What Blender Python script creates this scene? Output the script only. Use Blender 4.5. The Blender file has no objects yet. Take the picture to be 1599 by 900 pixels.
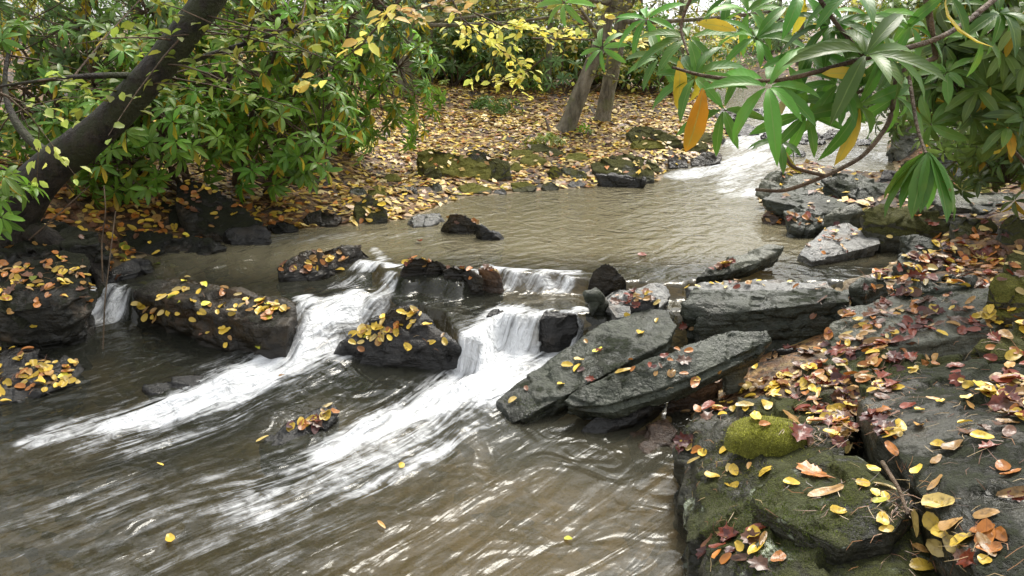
import bpy, bmesh, math, random
import numpy as np
from mathutils import Vector, Matrix
from mathutils.bvhtree import BVHTree

# ------------------------------------------------------------------ camera, sky, sun, exposure
scene = bpy.context.scene
C = scene.collection
CAM = np.array([0.0, 0.0, 1.6]); PITCH = math.radians(17.3); F = 1255.0
cd = bpy.data.cameras.new('camera'); cam = bpy.data.objects.new('camera', cd); C.objects.link(cam)
cam.location = CAM; cam.rotation_euler = (math.radians(90) - PITCH, 0, 0)
cd.sensor_width = 36; cd.lens = F / 1600 * 36; cd.clip_start = 0.05; cd.clip_end = 500
scene.camera = cam
world = bpy.data.worlds.new('World'); scene.world = world; world.use_nodes = True
wn = world.node_tree; bg = wn.nodes['Background']
sky = wn.nodes.new('ShaderNodeTexSky'); sky.sky_type = 'NISHITA'; sky.sun_disc = False
SUN_EL, SUN_ROT = math.radians(58), math.radians(25)
sky.sun_elevation = SUN_EL; sky.sun_rotation = SUN_ROT; sky.dust_density = 3.0; sky.air_density = 1.0
hs = wn.nodes.new('ShaderNodeHueSaturation'); hs.inputs['Saturation'].default_value = 0.10
wn.links.new(sky.outputs[0], hs.inputs['Color']); wn.links.new(hs.outputs[0], bg.inputs['Color'])
bg.inputs['Strength'].default_value = 0.15
sl = bpy.data.lights.new('sun', 'SUN'); sl.energy = 1.5; sl.angle = math.radians(25); sl.color = (1, 0.93, 0.81)
so = bpy.data.objects.new('sun', sl); C.objects.link(so)
sdir = Vector((math.sin(SUN_ROT) * math.cos(SUN_EL), math.cos(SUN_ROT) * math.cos(SUN_EL), math.sin(SUN_EL)))
so.rotation_euler = sdir.to_track_quat('Z', 'Y').to_euler()
vs = scene.view_settings; vs.view_transform = 'Standard'; vs.look = 'None'; vs.exposure = 1.35; vs.gamma = 1

rng = np.random.default_rng(7); random.seed(7)

# ------------------------------------------------------------------ helpers
CP, SP = math.cos(PITCH), math.sin(PITCH)
def ray(px, py):
    u = (px - 799.5) / F; v = (450 - py) / F
    return np.array([u, CP + v * SP, -SP + v * CP])
def Z3(px, py, z):
    d = ray(px, py); t = (z - CAM[2]) / d[2]; return CAM + d * t
def Y3(px, py, Y):
    d = ray(px, py); return CAM + d * (Y / d[1])

def _h(i, j, k, s):
    n = (i * 374761393 + j * 668265263 + k * 2147483647 + s * 1274126177) & 0xffffffff
    n = ((n ^ (n >> 13)) * 1274126177) & 0xffffffff
    return ((n ^ (n >> 16)) & 0xffff) / 65535.0
def noise3(p, seed=0):
    p = np.asarray(p, float); f = np.floor(p); i = f.astype(np.int64); r = p - f
    r = r * r * (3 - 2 * r); x, y, z = r[:, 0], r[:, 1], r[:, 2]; o = 0
    for a in (0, 1):
        for b in (0, 1):
            for c in (0, 1):
                w = (x if a else 1 - x) * (y if b else 1 - y) * (z if c else 1 - z)
                o = o + w * _h(i[:, 0] + a, i[:, 1] + b, i[:, 2] + c, seed)
    return o * 2 - 1
def fbm(p, oct=4, seed=0, gain=0.5):
    p = np.asarray(p, float); a = 1.0; o = 0; t = 0
    for k in range(oct):
        o = o + a * noise3(p * (2.03 ** k) + 17.3 * k, seed + k); t += a; a *= gain
    return o / t
def n2(x, y, s, oct=3, seed=0):
    q = np.stack([x.ravel() * s, y.ravel() * s, np.zeros(x.size)], 1)
    return fbm(q, oct, seed).reshape(x.shape)
def sstep(a, b, x):
    t = np.clip((x - a) / (b - a + 1e-9), 0, 1); return t * t * (3 - 2 * t)

def tag(o, label=None, cat=None, group=None, kind=None):
    if label: o['label'] = label
    if cat: o['category'] = cat
    if group: o['group'] = group
    if kind: o['kind'] = kind
    return o
def mesh_np(name, V, Fc, mat=None, smooth=True, cols=None, uvs=None, attrs=None):
    V = np.asarray(V, np.float32); me = bpy.data.meshes.new(name)
    if isinstance(Fc, np.ndarray):
        k = Fc.shape[1]; me.vertices.add(len(V)); me.vertices.foreach_set('co', V.ravel())
        me.loops.add(Fc.size); me.loops.foreach_set('vertex_index', Fc.astype(np.int32).ravel())
        me.polygons.add(len(Fc)); me.polygons.foreach_set('loop_start', np.arange(0, Fc.size, k, dtype=np.int32))
        me.polygons.foreach_set('loop_total', np.full(len(Fc), k, np.int32))
        me.update(calc_edges=True)
    else:
        me.from_pydata([tuple(v) for v in V], [], Fc)
    if smooth: me.polygons.foreach_set('use_smooth', np.ones(len(me.polygons), bool))
    if cols is not None:
        ca = me.color_attributes.new('col', 'FLOAT_COLOR', 'POINT')
        c4 = np.ones((len(V), 4), np.float32); c4[:, :3] = cols; ca.data.foreach_set('color', c4.ravel())
    if uvs is not None:
        uv = me.uv_layers.new(name='UVMap'); li = np.empty(len(me.loops), np.int32)
        me.loops.foreach_get('vertex_index', li); uv.data.foreach_set('uv', np.asarray(uvs, np.float32)[li].ravel())
    if attrs:
        for an, av in attrs.items():
            a = me.attributes.new(an, 'FLOAT', 'POINT'); a.data.foreach_set('value', np.asarray(av, np.float32))
    if mat: me.materials.append(mat)
    me.validate(); return me
def link(name, me, parent=None, loc=None):
    o = bpy.data.objects.new(name, me); C.objects.link(o)
    if parent: o.parent = parent
    if loc is not None: o.location = loc
    return o
def empty(name, loc): 
    o = bpy.data.objects.new(name, None); C.objects.link(o); o.location = loc; o.empty_display_size = 0.1; return o

# ------------------------------------------------------------------ materials
class NT:
    def __init__(s, name):
        s.m = bpy.data.materials.new(name); s.m.use_nodes = True; s.t = s.m.node_tree
        s.t.nodes.clear(); s.out = s.n('ShaderNodeOutputMaterial')
    def n(s, typ, **kw):
        x = s.t.nodes.new(typ)
        for k, v in kw.items():
            if k.startswith('i_'): s.set(x, k[2:].replace('_', ' '), v)
            else: setattr(x, k, v)
        return x
    def set(s, node, key, v):
        inp = node.inputs[int(key)] if key.isdigit() else node.inputs[key]
        if hasattr(v, 'is_output') or isinstance(v, bpy.types.NodeSocket): s.t.links.new(v, inp)
        elif isinstance(v, (tuple, list)) and len(v) == 3 and inp.type == 'RGBA': inp.default_value = (*v, 1)
        else: inp.default_value = v
    def noise(s, vec, scale, detail=4, rough=0.55, dist=0.0):
        x = s.n('ShaderNodeTexNoise'); s.set(x, 'Scale', scale); s.set(x, 'Detail', detail); s.set(x, 'Roughness', rough); s.set(x, 'Distortion', dist)
        if vec is not None: s.set(x, 'Vector', vec)
        return x.outputs[0]
    def mapping(s, vec, scale=(1, 1, 1), loc=(0, 0, 0), rot=(0, 0, 0)):
        x = s.n('ShaderNodeMapping'); x.inputs['Scale'].default_value = scale; x.inputs['Location'].default_value = loc
        x.inputs['Rotation'].default_value = rot; s.set(x, 'Vector', vec); return x.outputs[0]
    def mix(s, f, a, b):
        x = s.n('ShaderNodeMix', data_type='RGBA'); s.set(x, '0', f); s.set(x, '6', a); s.set(x, '7', b); return x.outputs[2]
    def math(s, op, a, b=0.0, c=None, clamp=False):
        x = s.n('ShaderNodeMath', operation=op, use_clamp=clamp); s.set(x, '0', a); s.set(x, '1', b)
        if c is not None: s.set(x, '2', c)
        return x.outputs[0]
    def ramp(s, f, a, b):   # smooth map range
        x = s.n('ShaderNodeMapRange', interpolation_type='SMOOTHSTEP'); s.set(x, '0', f); s.set(x, '1', a); s.set(x, '2', b); return x.outputs[0]
    def cr(s, f, stops):
        x = s.n('ShaderNodeValToRGB'); e = x.color_ramp.elements
        e[0].position, e[0].color = stops[0][0], (*stops[0][1], 1); e[1].position, e[1].color = stops[-1][0], (*stops[-1][1], 1)
        for p, c in stops[1:-1]: q = e.new(p); q.color = (*c, 1)
        s.set(x, '0', f); return x.outputs[0]
    def bump(s, h, strength, dist, normal=None):
        x = s.n('ShaderNodeBump'); s.set(x, 'Height', h); s.set(x, 'Strength', strength); s.set(x, 'Distance', dist)
        if normal is not None: s.set(x, 'Normal', normal)
        return x.outputs[0]
    def pbsdf(s, col, rough, normal=None, spec=0.5, **kw):
        x = s.n('ShaderNodeBsdfPrincipled'); s.set(x, 'Base Color', col); s.set(x, 'Roughness', rough); s.set(x, 'Specular IOR Level', spec)
        if normal is not None: s.set(x, 'Normal', normal)
        return x.outputs[0]
    def done(s, sh): s.t.links.new(sh, s.out.inputs['Surface']); return s.m

def rock_mat(name, dark, light, moss=0.3, wet=0.6, mosscol=(0.085, 0.10, 0.018), lichen=0.0, tint=(0.10, 0.07, 0.04)):
    s = NT(name); geo = s.n('ShaderNodeNewGeometry'); pos = geo.outputs['Position']
    n1 = s.noise(pos, 4, 5, 0.6); n2_ = s.noise(pos, 22, 6, 0.65); n3 = s.noise(pos, 90, 4, 0.6)
    col = s.cr(s.math('ADD', s.math('MULTIPLY', n1, 0.5), s.math('MULTIPLY', n2_, 0.5)), [(0.36, dark), (0.5, tuple((a + b) / 2 for a, b in zip(dark, light))), (0.64, light)])
    col = s.mix(s.math('MULTIPLY', s.ramp(s.noise(pos, 7, 3), 0.52, 0.7), 0.55), col, tint)
    col = s.mix(s.math('MULTIPLY', s.ramp(n3, 0.55, 0.72), 0.35), col, light)
    wv = s.n('ShaderNodeVectorMath', operation='ADD'); s.set(wv, '0', pos); nc = s.n('ShaderNodeTexNoise'); s.set(nc, 'Scale', 5.0); s.set(nc, 'Vector', pos)
    sc_ = s.n('ShaderNodeVectorMath', operation='SCALE'); s.set(sc_, '0', nc.outputs['Color']); s.set(sc_, 'Scale', 0.35); s.set(wv, '1', sc_.outputs[0]); wv = wv.outputs[0]
    vein = s.n('ShaderNodeTexVoronoi', feature='DISTANCE_TO_EDGE'); s.set(vein, 'Vector', s.mapping(wv, (1.2, 3.2, 5), rot=(0.3, 0.4, 0.5))); s.set(vein, 'Scale', 1.6)
    crack = s.ramp(vein.outputs['Distance'], 0.0, 0.03)
    crack = s.math('MAXIMUM', crack, s.ramp(s.noise(pos, 2.3, 2), 0.56, 0.50))
    col = s.mix(crack, s.mix(0.5, col, tuple(c * 0.5 for c in dark)), col)
    if lichen > 0:
        lz = s.math('MULTIPLY', s.ramp(s.noise(pos, 6, 2), 0.62, 0.66), s.ramp(s.noise(pos, 60, 3), 0.4, 0.5))
        col = s.mix(s.math('MULTIPLY', lz, lichen), col, (0.32, 0.36, 0.27))
    nz = s.n('ShaderNodeSeparateXYZ'); s.set(nz, '0', geo.outputs['Normal'])
    up = s.ramp(nz.outputs[2], -0.25, 0.75)
    mm = s.math('ADD', s.math('MULTIPLY', up, 0.35), s.math('ADD', s.noise(pos, 3.2, 3), s.math('MULTIPLY', s.math('SUBTRACT', n2_, 0.5), 0.7)))
    mask = s.ramp(mm, 1.12 - moss * 0.62, 1.26 - moss * 0.62)
    mg = s.noise(pos, 160, 3, 0.7)
    mcol = s.mix(s.ramp(s.noise(pos, 14, 4), 0.35, 0.65), tuple(c * 0.45 for c in mosscol), mosscol)
    mcol = s.mix(s.ramp(mg, 0.45, 0.7), tuple(c * 0.4 for c in mosscol), mcol)
    col = s.mix(s.math('MULTIPLY', mask, 0.93), col, mcol)
    wetm = s.ramp(s.noise(pos, 5, 4), 0.35, 0.65)
    r = s.math('ADD', s.math('MULTIPLY', wetm, 0.38), 0.55 - wet * 0.40)
    r = s.math('ADD', r, s.math('MULTIPLY', mask, 0.5), clamp=True)
    hw = s.n('ShaderNodeAttribute', attribute_name='hw').outputs['Fac']; band = s.ramp(s.math('ADD', hw, s.math('MULTIPLY', s.math('SUBTRACT', n2_, .5), .12)), 0.09, 0.03)
    col = s.mix(s.math('MULTIPLY', band, .62), col, (0.006, 0.006, 0.005)); r = s.math('SUBTRACT', r, s.math('MULTIPLY', band, .35)); r = s.math('MAXIMUM', r, .1)
    stra = s.noise(s.mapping(pos, (6, 6, 45), rot=(0.35, 0.25, 0)), 1.0, 4, 0.6)
    b = s.bump(s.math('ADD', s.math('MULTIPLY', n2_, 0.6), s.math('ADD', s.math('MULTIPLY', n3, 0.18), s.math('MULTIPLY', stra, 0.4))), 0.9, 0.03)
    b = s.bump(crack, 0.35, 0.006, b)
    b = s.bump(s.math('MULTIPLY', mg, mask), 0.9, 0.012, b)
    return s.done(s.pbsdf(col, r, b, 0.42))
RM = {
 'black': rock_mat('wet_black_rock', (0.004, 0.004, 0.004), (0.030, 0.028, 0.026), 0.0, 1.0, tint=(0.03, 0.022, 0.014)),
 'brown': rock_mat('wet_brown_rock', (0.005, 0.004, 0.002), (0.036, 0.026, 0.013), 0.32, 1.0, (0.035, 0.034, 0.010), tint=(0.065, 0.033, 0.012)),
 'grey': rock_mat('grey_slate', (0.026, 0.030, 0.018), (0.15, 0.152, 0.112), 0.32, 0.8, (0.06, 0.075, 0.02), tint=(0.08, 0.065, 0.04)),
 'slab': rock_mat('dark_grey_slate', (0.008, 0.011, 0.006), (0.060, 0.068, 0.047), 0.34, 0.85, (0.030, 0.042, 0.012), tint=(0.04, 0.04, 0.028)),
 'pale': rock_mat('pale_wet_slate', (0.07, 0.07, 0.068), (0.30, 0.30, 0.28), 0.0, 1.1),
 'mossy': rock_mat('mossy_rock', (0.022, 0.022, 0.014), (0.10, 0.10, 0.07), 0.80, 0.5, (0.15, 0.15, 0.032)),
 'green': rock_mat('very_mossy_rock', (0.03, 0.03, 0.018), (0.10, 0.09, 0.06), 1.0, 0.3, (0.30, 0.29, 0.045)),
 'cushion': rock_mat('moss_carpet', (0.03, 0.03, 0.018), (0.10, 0.09, 0.06), 1.3, 0.2, (0.42, 0.42, 0.06)),
 'darkmoss': rock_mat('dark_mossy_rock', (0.006, 0.006, 0.004), (0.028, 0.026, 0.018), 0.72, 0.6, (0.026, 0.030, 0.007)),
 'boulder': rock_mat('lichen_boulder', (0.008, 0.009, 0.006), (0.062, 0.060, 0.04), 0.64, 0.8, (0.085, 0.095, 0.014), lichen=0.9, tint=(0.06, 0.05, 0.028)),
 'cornerslab': rock_mat('smooth_dark_slab', (0.008, 0.009, 0.005), (0.042, 0.042, 0.028), 0.58, 0.85, (0.036, 0.046, 0.013), tint=(0.055, 0.048, 0.034)),
 'rust': rock_mat('rusty_wet_rock', (0.03, 0.016, 0.008), (0.15, 0.085, 0.045), 0.05, 1.0, tint=(0.16, 0.07, 0.022)),
}
def leaf_mat(name, rough=0.35, transl=0.3, rib=False, spec=0.5, tr_gain=1.0):
    s = NT(name); a = s.n('ShaderNodeVertexColor', layer_name='col'); col = a.outputs[0]
    geo = s.n('ShaderNodeNewGeometry')
    col = s.mix(s.math('MULTIPLY', s.ramp(s.noise(geo.outputs['Position'], 45, 3), 0.4, 0.7), 0.15), col, s.mix(0.5, col, (0.06, 0.035, 0.01)))
    if rib:
        uv = s.n('ShaderNodeUVMap'); sx = s.n('ShaderNodeSeparateXYZ'); s.set(sx, '0', uv.outputs[0])
        d = s.math('ABSOLUTE', sx.outputs[0])
        rb = s.ramp(d, 0.12, 0.03)
        spt = s.math('MULTIPLY', s.ramp(s.noise(geo.outputs['Position'], 70, 3, .6), .66, .72), s.ramp(s.noise(geo.outputs['Position'], 9, 2), .48, .6)); col = s.mix(s.math('MULTIPLY', spt, .8), col, (.14, .08, .02))
        col = s.mix(s.ramp(s.noise(geo.outputs['Position'], 16, 2), .45, .75), col, s.mix(.35, col, (.20, .24, .03)))
        col = s.mix(s.math('MULTIPLY', rb, 0.4), col, (0.26, 0.36, 0.10))
        w = s.math('SINE', s.math('ADD', s.math('MULTIPLY', sx.outputs[1], 55), s.math('MULTIPLY', d, -14)))
        nb = s.bump(s.math('ADD', s.math('MULTIPLY', w, 0.10), s.math('MULTIPLY', rb, -0.8)), 0.4, 0.0015)
    else: nb = s.bump(s.noise(geo.outputs['Position'], 60, 2), 0.4, 0.004)
    p = s.pbsdf(col, rough, nb, spec)
    t = s.n('ShaderNodeBsdfTranslucent'); s.set(t, 'Color', s.mix(0.0, col, col))
    mx = s.n('ShaderNodeMixShader'); s.set(mx, '0', transl); s.set(mx, '1', p); s.set(mx, '2', t.outputs[0])
    return s.done(mx.outputs[0])
M_GLOSS = leaf_mat('glossy_leaf', 0.38, 0.36, rib=True, spec=0.36)
M_LEAF = leaf_mat('thin_leaf', 0.5, 0.45)
M_LITTER = leaf_mat('litter_leaf', 0.38, 0.12)
def bark_mat(name, c1, c2, moss=(0.05, 0.06, 0.015), mossf=0.5, sc=1.0):
    s = NT(name); tc = s.n('ShaderNodeNewGeometry'); pos = tc.outputs['Position']
    a = s.noise(s.mapping(pos, (14 * sc, 14 * sc, 4 * sc)), 1, 6, 0.65); b = s.noise(pos, 5 * sc, 3)
    col = s.cr(a, [(0.35, c1), (0.65, c2)])
    col = s.mix(s.math('MULTIPLY', s.ramp(b, 0.45, 0.6), mossf), col, moss)
    nb = s.bump(s.math('ADD', a, s.math('ADD', s.math('MULTIPLY', s.noise(pos, 60, 4), 0.3), s.math('MULTIPLY', s.noise(pos, 18, 5, .7), 0.8))), 1.0, 0.035)
    return s.done(s.pbsdf(col, 0.7, nb, 0.35))
M_BARKD = bark_mat('dark_mossy_bark', (0.006, 0.005, 0.004), (0.042, 0.034, 0.024), (0.030, 0.036, 0.010), 0.75)
M_BARK = bark_mat('grey_bark', (0.05, 0.042, 0.03), (0.16, 0.14, 0.105), (0.075, 0.08, 0.03), 0.5)
M_TWIG = bark_mat('twig_bark', (0.05, 0.032, 0.02), (0.15, 0.10, 0.06), mossf=0.1)
M_BARKG = bark_mat('pale_mottled_bark', (0.07, 0.06, 0.04), (0.26, 0.23, 0.17), (0.13, 0.14, 0.05), 0.5)

# ------------------------------------------------------------------ water levels and creek outline (world metres)
LOW, MID, UP = 0.0, 0.24, 0.32
def line(pts, z): return np.array([Z3(a, b, z)[:2] for a, b in pts])
_A = line([(60, 446), (195, 447), (300, 452), (440, 474), (490, 470), (560, 462), (610, 462), (650, 474), (695, 488), (728, 526), (752, 528), (772, 500), (800, 491), (870, 489), (915, 492), (1060, 482), (1200, 470)], MID)
_A = np.vstack([[-9, 3.9], [-3.2, 4.1], _A, [2.0, 3.9], [9, 3.9]])
_wA = np.array([.4, .4, .25, .16, .12, .22, .5, .36, .14, .10, .08, .08, .08, .09, .09, .10, .12, .2, .2, .3, .3])
_B = line([(300, 385), (430, 378), (520, 385), (575, 408), (640, 432), (700, 438), (780, 424), (840, 428), (900, 432), (1000, 440)], UP)
_B = np.vstack([[-9, 5.2], [-3, 5.2], _B, [9, 4.4]])
_wB = np.array([.5, .5, .6, .6, .5, .25, .12, .12, .10, .09, .09, .1, .1])
def W(x, y):
    yA = np.interp(x, _A[:, 0], _A[:, 1]); wA = np.interp(x, _A[:, 0], _wA)
    yB = np.interp(x, _B[:, 0], _B[:, 1]); wB = np.interp(x, _B[:, 0], _wB)
    wob = 0.03 * np.sin(x * 17) + 0.02 * np.sin(x * 41 + 1)
    z = LOW + 0.06 * sstep(-1.0, 0.0, y - (yA - wA))
    z = z + 0.18 * sstep(0, 1, (y + wob - yA + wA) / wA)
    z = z + 0.08 * sstep(0, 1, (y + wob - yB + wB) / wB)
    z = z + 0.13 * sstep(8.0, 10.4, y) + 0.15 * sstep(10.6, 12.2, y) + 0.012 * np.maximum(0, y - 12)
    return z
def zp(px, py, z): return tuple(Z3(px, py, z)[:2])
CREEK = np.array([(-10, -3), (-8, 0), (-5.2, 1.4), (-3.6, 2.4), (-2.75, 3.2), zp(40, 560, 0.02), zp(80, 500, .05), zp(140, 448, .2), zp(235, 412, .24),
    zp(330, 392, .28), zp(400, 374, .3), zp(460, 360, .32), zp(560, 352, .32), zp(640, 342, .32), zp(690, 322, .32), zp(730, 308, .32), zp(840, 299, .32),
    zp(930, 293, .32), zp(1030, 284, .32), zp(1050, 262, .33), zp(1110, 252, .36), zp(1130, 222, .42), zp(1150, 195, .5),
    (3.4, 13.5), (3.2, 17), (2.0, 24), (0, 40), (4, 40), (6, 24), (7.2, 17), (7.4, 13.5), zp(1400, 188, .5), zp(1385, 225, .42), zp(1400, 260, .36), zp(1390, 292, .33),
    zp(1330, 290, .33), zp(1260, 262, .33), zp(1195, 280, .32), zp(1180, 310, .32), zp(1205, 345, .32), zp(1240, 362, .32), zp(1370, 372, .32), zp(1410, 400, .32), zp(1375, 425, .32), zp(1290, 442, .32),
    zp(1180, 470, .3), zp(1160, 560, .05), zp(1130, 600, .0), zp(1070, 670, 0), zp(1060, 760, 0), zp(1075, 850, 0), zp(1085, 905, 0), (.5, 1.6), (.25, 1.0), (-.5, .5), (-2, -.6), (-5, -3)])
def sdist(x, y):
    P = CREEK; Q = np.roll(P, -1, 0); X = x.ravel(); Yy = y.ravel()
    best = np.full(X.size, 1e9); ins = np.zeros(X.size, bool)
    for a, b in zip(P, Q):
        e = b - a; t = np.clip(((X - a[0]) * e[0] + (Yy - a[1]) * e[1]) / (e @ e), 0, 1)
        best = np.minimum(best, (X - a[0] - t * e[0]) ** 2 + (Yy - a[1] - t * e[1]) ** 2)
        c = (a[1] > Yy) != (b[1] > Yy)
        if abs(b[1] - a[1]) > 1e-9: ins ^= c & (X < a[0] + (Yy - a[1]) * e[0] / e[1])
    d = np.sqrt(best); return np.where(ins, -d, d).reshape(x.shape)
def H(x, y, sd=None):
    if sd is None: sd = sdist(x, y)
    w = W(x, y)
    side = sstep(-0.5, 0.5, x - np.interp(y, [0, 3, 5, 9, 13, 40], [-.3, 0.2, 0.5, 2.6, 5.5, 3]))     # 0 left bank, 1 right bank
    left = 0.30 * sstep(0.15, 1.0, sd) * sstep(6.5, 4.5, y) + 0.07 * sstep(0, .5, sd) + 0.05 * np.clip(sd, 0, 9) + 0.2 * sstep(0.2, 1.6, sd) * sstep(-.8, -2.2, x)
    right = 0.14 * sstep(0, 0.35, sd) + 0.07 * np.clip(sd, 0, 12) * sstep(.6, 2.5, y) + 0.10 * sstep(0.2, 1.2, sd)
    out = w + left * (1 - side) + right * side
    out = out + np.where(sd > 0, 0.05 * n2(x, y, 1.1, 3, 3) + 0.02 * n2(x, y, 5, 2, 9) * sstep(0, .4, sd), 0)
    out = np.where(y > 14, out + 0.02 * (y - 14), out) if False else out
    inn = w - np.clip(-sd * 0.7, 0, 0.16) - 0.01 + 0.03 * n2(x, y, 4, 3, 5) * sstep(0, -.3, sd)
    return np.where(sd > 0, out, inn)
def axis(lo, d0, d1, hi, step, grow=1.13):
    core = list(np.arange(d0, d1, step)); a = []; s = step; p = core[-1]
    while p < hi: s = min(s * grow, 6); p += s; a.append(p)
    b = []; s = step; p = d0
    while p > lo: s = min(s * grow, 6); p -= s; b.append(p)
    return np.array(b[::-1] + core + a)
def grid_faces(nx, ny):
    i = np.arange(nx * ny).reshape(ny, nx)
    return np.stack([i[:-1, :-1].ravel(), i[:-1, 1:].ravel(), i[1:, 1:].ravel(), i[1:, :-1].ravel()], 1)

# ground
gx = axis(-110, -3.6, 4.6, 110, 0.04, 1.07); gy = axis(-60, 1.2, 9.0, 160, 0.04, 1.05)
GX, GY = np.meshgrid(gx, gy); GS = sdist(GX, GY); GZ = H(GX, GY, GS)
def ground_mat():
    s = NT('ground'); geo = s.n('ShaderNodeNewGeometry'); pos = geo.outputs['Position']
    sd = s.n('ShaderNodeAttribute', attribute_name='sd').outputs['Fac']
    soil = s.cr(s.noise(pos, 9, 6, 0.65), [(0.35, (0.012, 0.008, 0.005)), (0.65, (0.055, 0.035, 0.02))])
    v = s.n('ShaderNodeTexVoronoi'); s.set(v, 'Vector', s.mapping(pos, (1, 1, 1))); s.set(v, 'Scale', 22)
    sx = s.n('ShaderNodeSeparateColor'); s.set(sx, '0', v.outputs['Color'])
    lf = s.cr(sx.outputs[0], [(0.0, (0.10, 0.05, 0.02)), (0.3, (0.28, 0.15, 0.055)), (0.55, (0.16, 0.07, 0.03)), (0.8, (0.40, 0.27, 0.10)), (1.0, (0.22, 0.10, 0.04))])
    lfm = s.math('MULTIPLY', s.ramp(s.noise(pos, 3, 3), 0.38, 0.6), s.ramp(s.noise(pos, 30, 4), 0.38, 0.5)); col = s.mix(s.math('MULTIPLY', lfm, .8), soil, lf)
    peb = s.n('ShaderNodeTexVoronoi'); s.set(peb, 'Scale', 17); s.set(peb, 'Vector', pos)
    sp = s.n('ShaderNodeSeparateColor'); s.set(sp, '0', peb.outputs['Color'])
    bed = s.cr(sp.outputs[1], [(0, (0.035, 0.024, 0.012)), (0.5, (0.15, 0.11, 0.055)), (1, (0.27, 0.20, 0.11))])
    bed = s.mix(s.ramp(s.noise(pos, 1.6, 4), 0.35, 0.65), bed, (0.21, 0.155, 0.075))
    col = s.mix(s.ramp(sd, 0.12, -0.02), col, bed)
    b = s.bump(s.noise(pos, 30, 5), 0.8, 0.03); b = s.bump(s.math('SUBTRACT', 1.0, peb.outputs['Distance']), 0.4, 0.02, b)
    return s.done(s.pbsdf(col, 0.6, b, 0.4))
gm = mesh_np('ground', np.stack([GX.ravel(), GY.ravel(), GZ.ravel()], 1), grid_faces(len(gx), len(gy)), ground_mat(), attrs={'sd': GS.ravel()})
ground = tag(link('ground', gm), kind='structure')

# ------------------------------------------------------------------ water
wx = np.concatenate([axis(-9, -2.7, 1.3, 9.5, 0.016, 1.03)]); wy = axis(-3, 2.0, 4.8, 41, 0.016, 1.012)
WX, WY = np.meshgrid(wx, wy); WS = sdist(WX, WY); WZ = W(WX, WY)
FL = np.array([-.68, -.73]); 
U = WX * FL[0] + WY * FL[1]; Vv = WX * .73 - WY * .68
warp = 0.10 * n2(WX, WY, 1.3, 2, 21); Vv = Vv + warp; U = U + 0.1 * n2(WX, WY, 1.7, 2, 22)
def seg_field(segs):
    out = np.zeros(WX.shape)
    for pts, k in segs:
        P = [(*Z3(a, b, z)[:2], r) for a, b, z, r in pts]
        for (x0, y0, r0), (x1, y1, r1) in zip(P[:-1], P[1:]):
            ex, ey = x1 - x0, y1 - y0; t = np.clip(((WX - x0) * ex + (WY - y0) * ey) / (ex * ex + ey * ey + 1e-9), 0, 1)
            d = np.hypot(WX - x0 - t * ex, WY - y0 - t * ey); r = r0 + t * (r1 - r0)
            out = np.maximum(out, k * sstep(1.25, 0.15, d / r))
    return out
FOAM = [
 ([(540, 480, .2, .2), (470, 545, .08, .34), (380, 600, .03, .42), (260, 645, .01, .36), (150, 680, 0, .22)], .36), ([(800, 570, .05, .3), (700, 640, .02, .36), (560, 710, 0, .36), (420, 780, 0, .3)], .42),
 ([(560, 464, .22, .09), (525, 495, .18, .17), (470, 545, .08, .21), (380, 600, .03, .25), (300, 635, .01, .20), (180, 665, 0, .12)], 1.12),
 ([(610, 452, .22, .06), (575, 490, .18, .13), (520, 540, .1, .18)], 0.75),
 ([(475, 470, .22, .07), (485, 500, .14, .12)], 0.9),
 ([(280, 640, .01, .22), (130, 672, 0, .20), (60, 690, 0, .10)], 0.5), ([(380, 640, 0, .2), (200, 700, 0, .16)], 0.35),
 ([(600, 470, .24, .08), (540, 440, .26, .15)], 0.35),
 ([(790, 495, .2, .06), (790, 530, .08, .15), (800, 560, .05, .20), (740, 600, .03, .20), (680, 635, .02, .19), (600, 665, 0, .17), (520, 705, 0, .14)], 1.15),
 ([(885, 545, .06, .10), (830, 590, .04, .17), (760, 620, .02, .18)], 1.0),
 ([(905, 495, .2, .05), (905, 530, .08, .08)], 0.8), ([(820, 492, .22, .07), (830, 530, .09, .12)], 0.9), ([(850, 492, .22, .05), (850, 525, .09, .06)], 0.6),
 ([(735, 535, .17, .04), (755, 585, .03, .09)], 0.78),
 ([(600, 680, 0, .2), (500, 750, 0, .14), (400, 775, 0, .1)], 0.48),
 ([(690, 700, 0, .10), (560, 770, 0, .08), (470, 772, 0, .06)], 0.55),
 ([(330, 770, 0, .3), (100, 800, 0, .3)], 0.2), ([(480, 850, 0, .3), (200, 880, 0, .3)], 0.18),
 ([(560, 425, .26, .07), (620, 430, .26, .06)], 0.85), ([(585, 395, .3, .05), (600, 418, .27, .06)], 0.5),
 ([(760, 424, .3, .05), (830, 436, .28, .06), (900, 436, .28, .06)], 0.78), ([(680, 440, .26, .06), (780, 450, .24, .09), (880, 455, .24, .07)], 0.7),
 ([(185, 468, .18, .09), (160, 495, .08, .13), (105, 520, .02, .15)], 0.9), ([(420, 375, .32, .2), (560, 370, .32, .2), (650, 365, .32, .2)], 0.22),
 ([(1190, 240, .38, .35), (1120, 262, .34, .35), (1060, 275, .33, .22)], 0.85), ([(1150, 258, .34, .5), (1180, 300, .32, .5)], 0.5),
 ([(1180, 225, .42, .5), (1230, 200, .48, .6), (1240, 175, .56, .6)], 0.75), ([(1380, 270, .35, .3), (1300, 265, .34, .3)], 0.7), ([(1330, 235, .4, .4), (1390, 240, .4, .3)], 0.5),
 ([(1260, 200, .5, .5), (1350, 195, .5, .5)], 0.45),
]
foam = seg_field(FOAM)
str_ = n2(U * 0.22, Vv, 9, 4, 31); 
ripple = n2(U * 0.35, Vv, 7, 3, 33)
fast = np.clip(sstep(0.9, -0.2, WX + 0.4 * (3.2 - WY)) * sstep(4.8, 4.3, WY), 0, 1)
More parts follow.
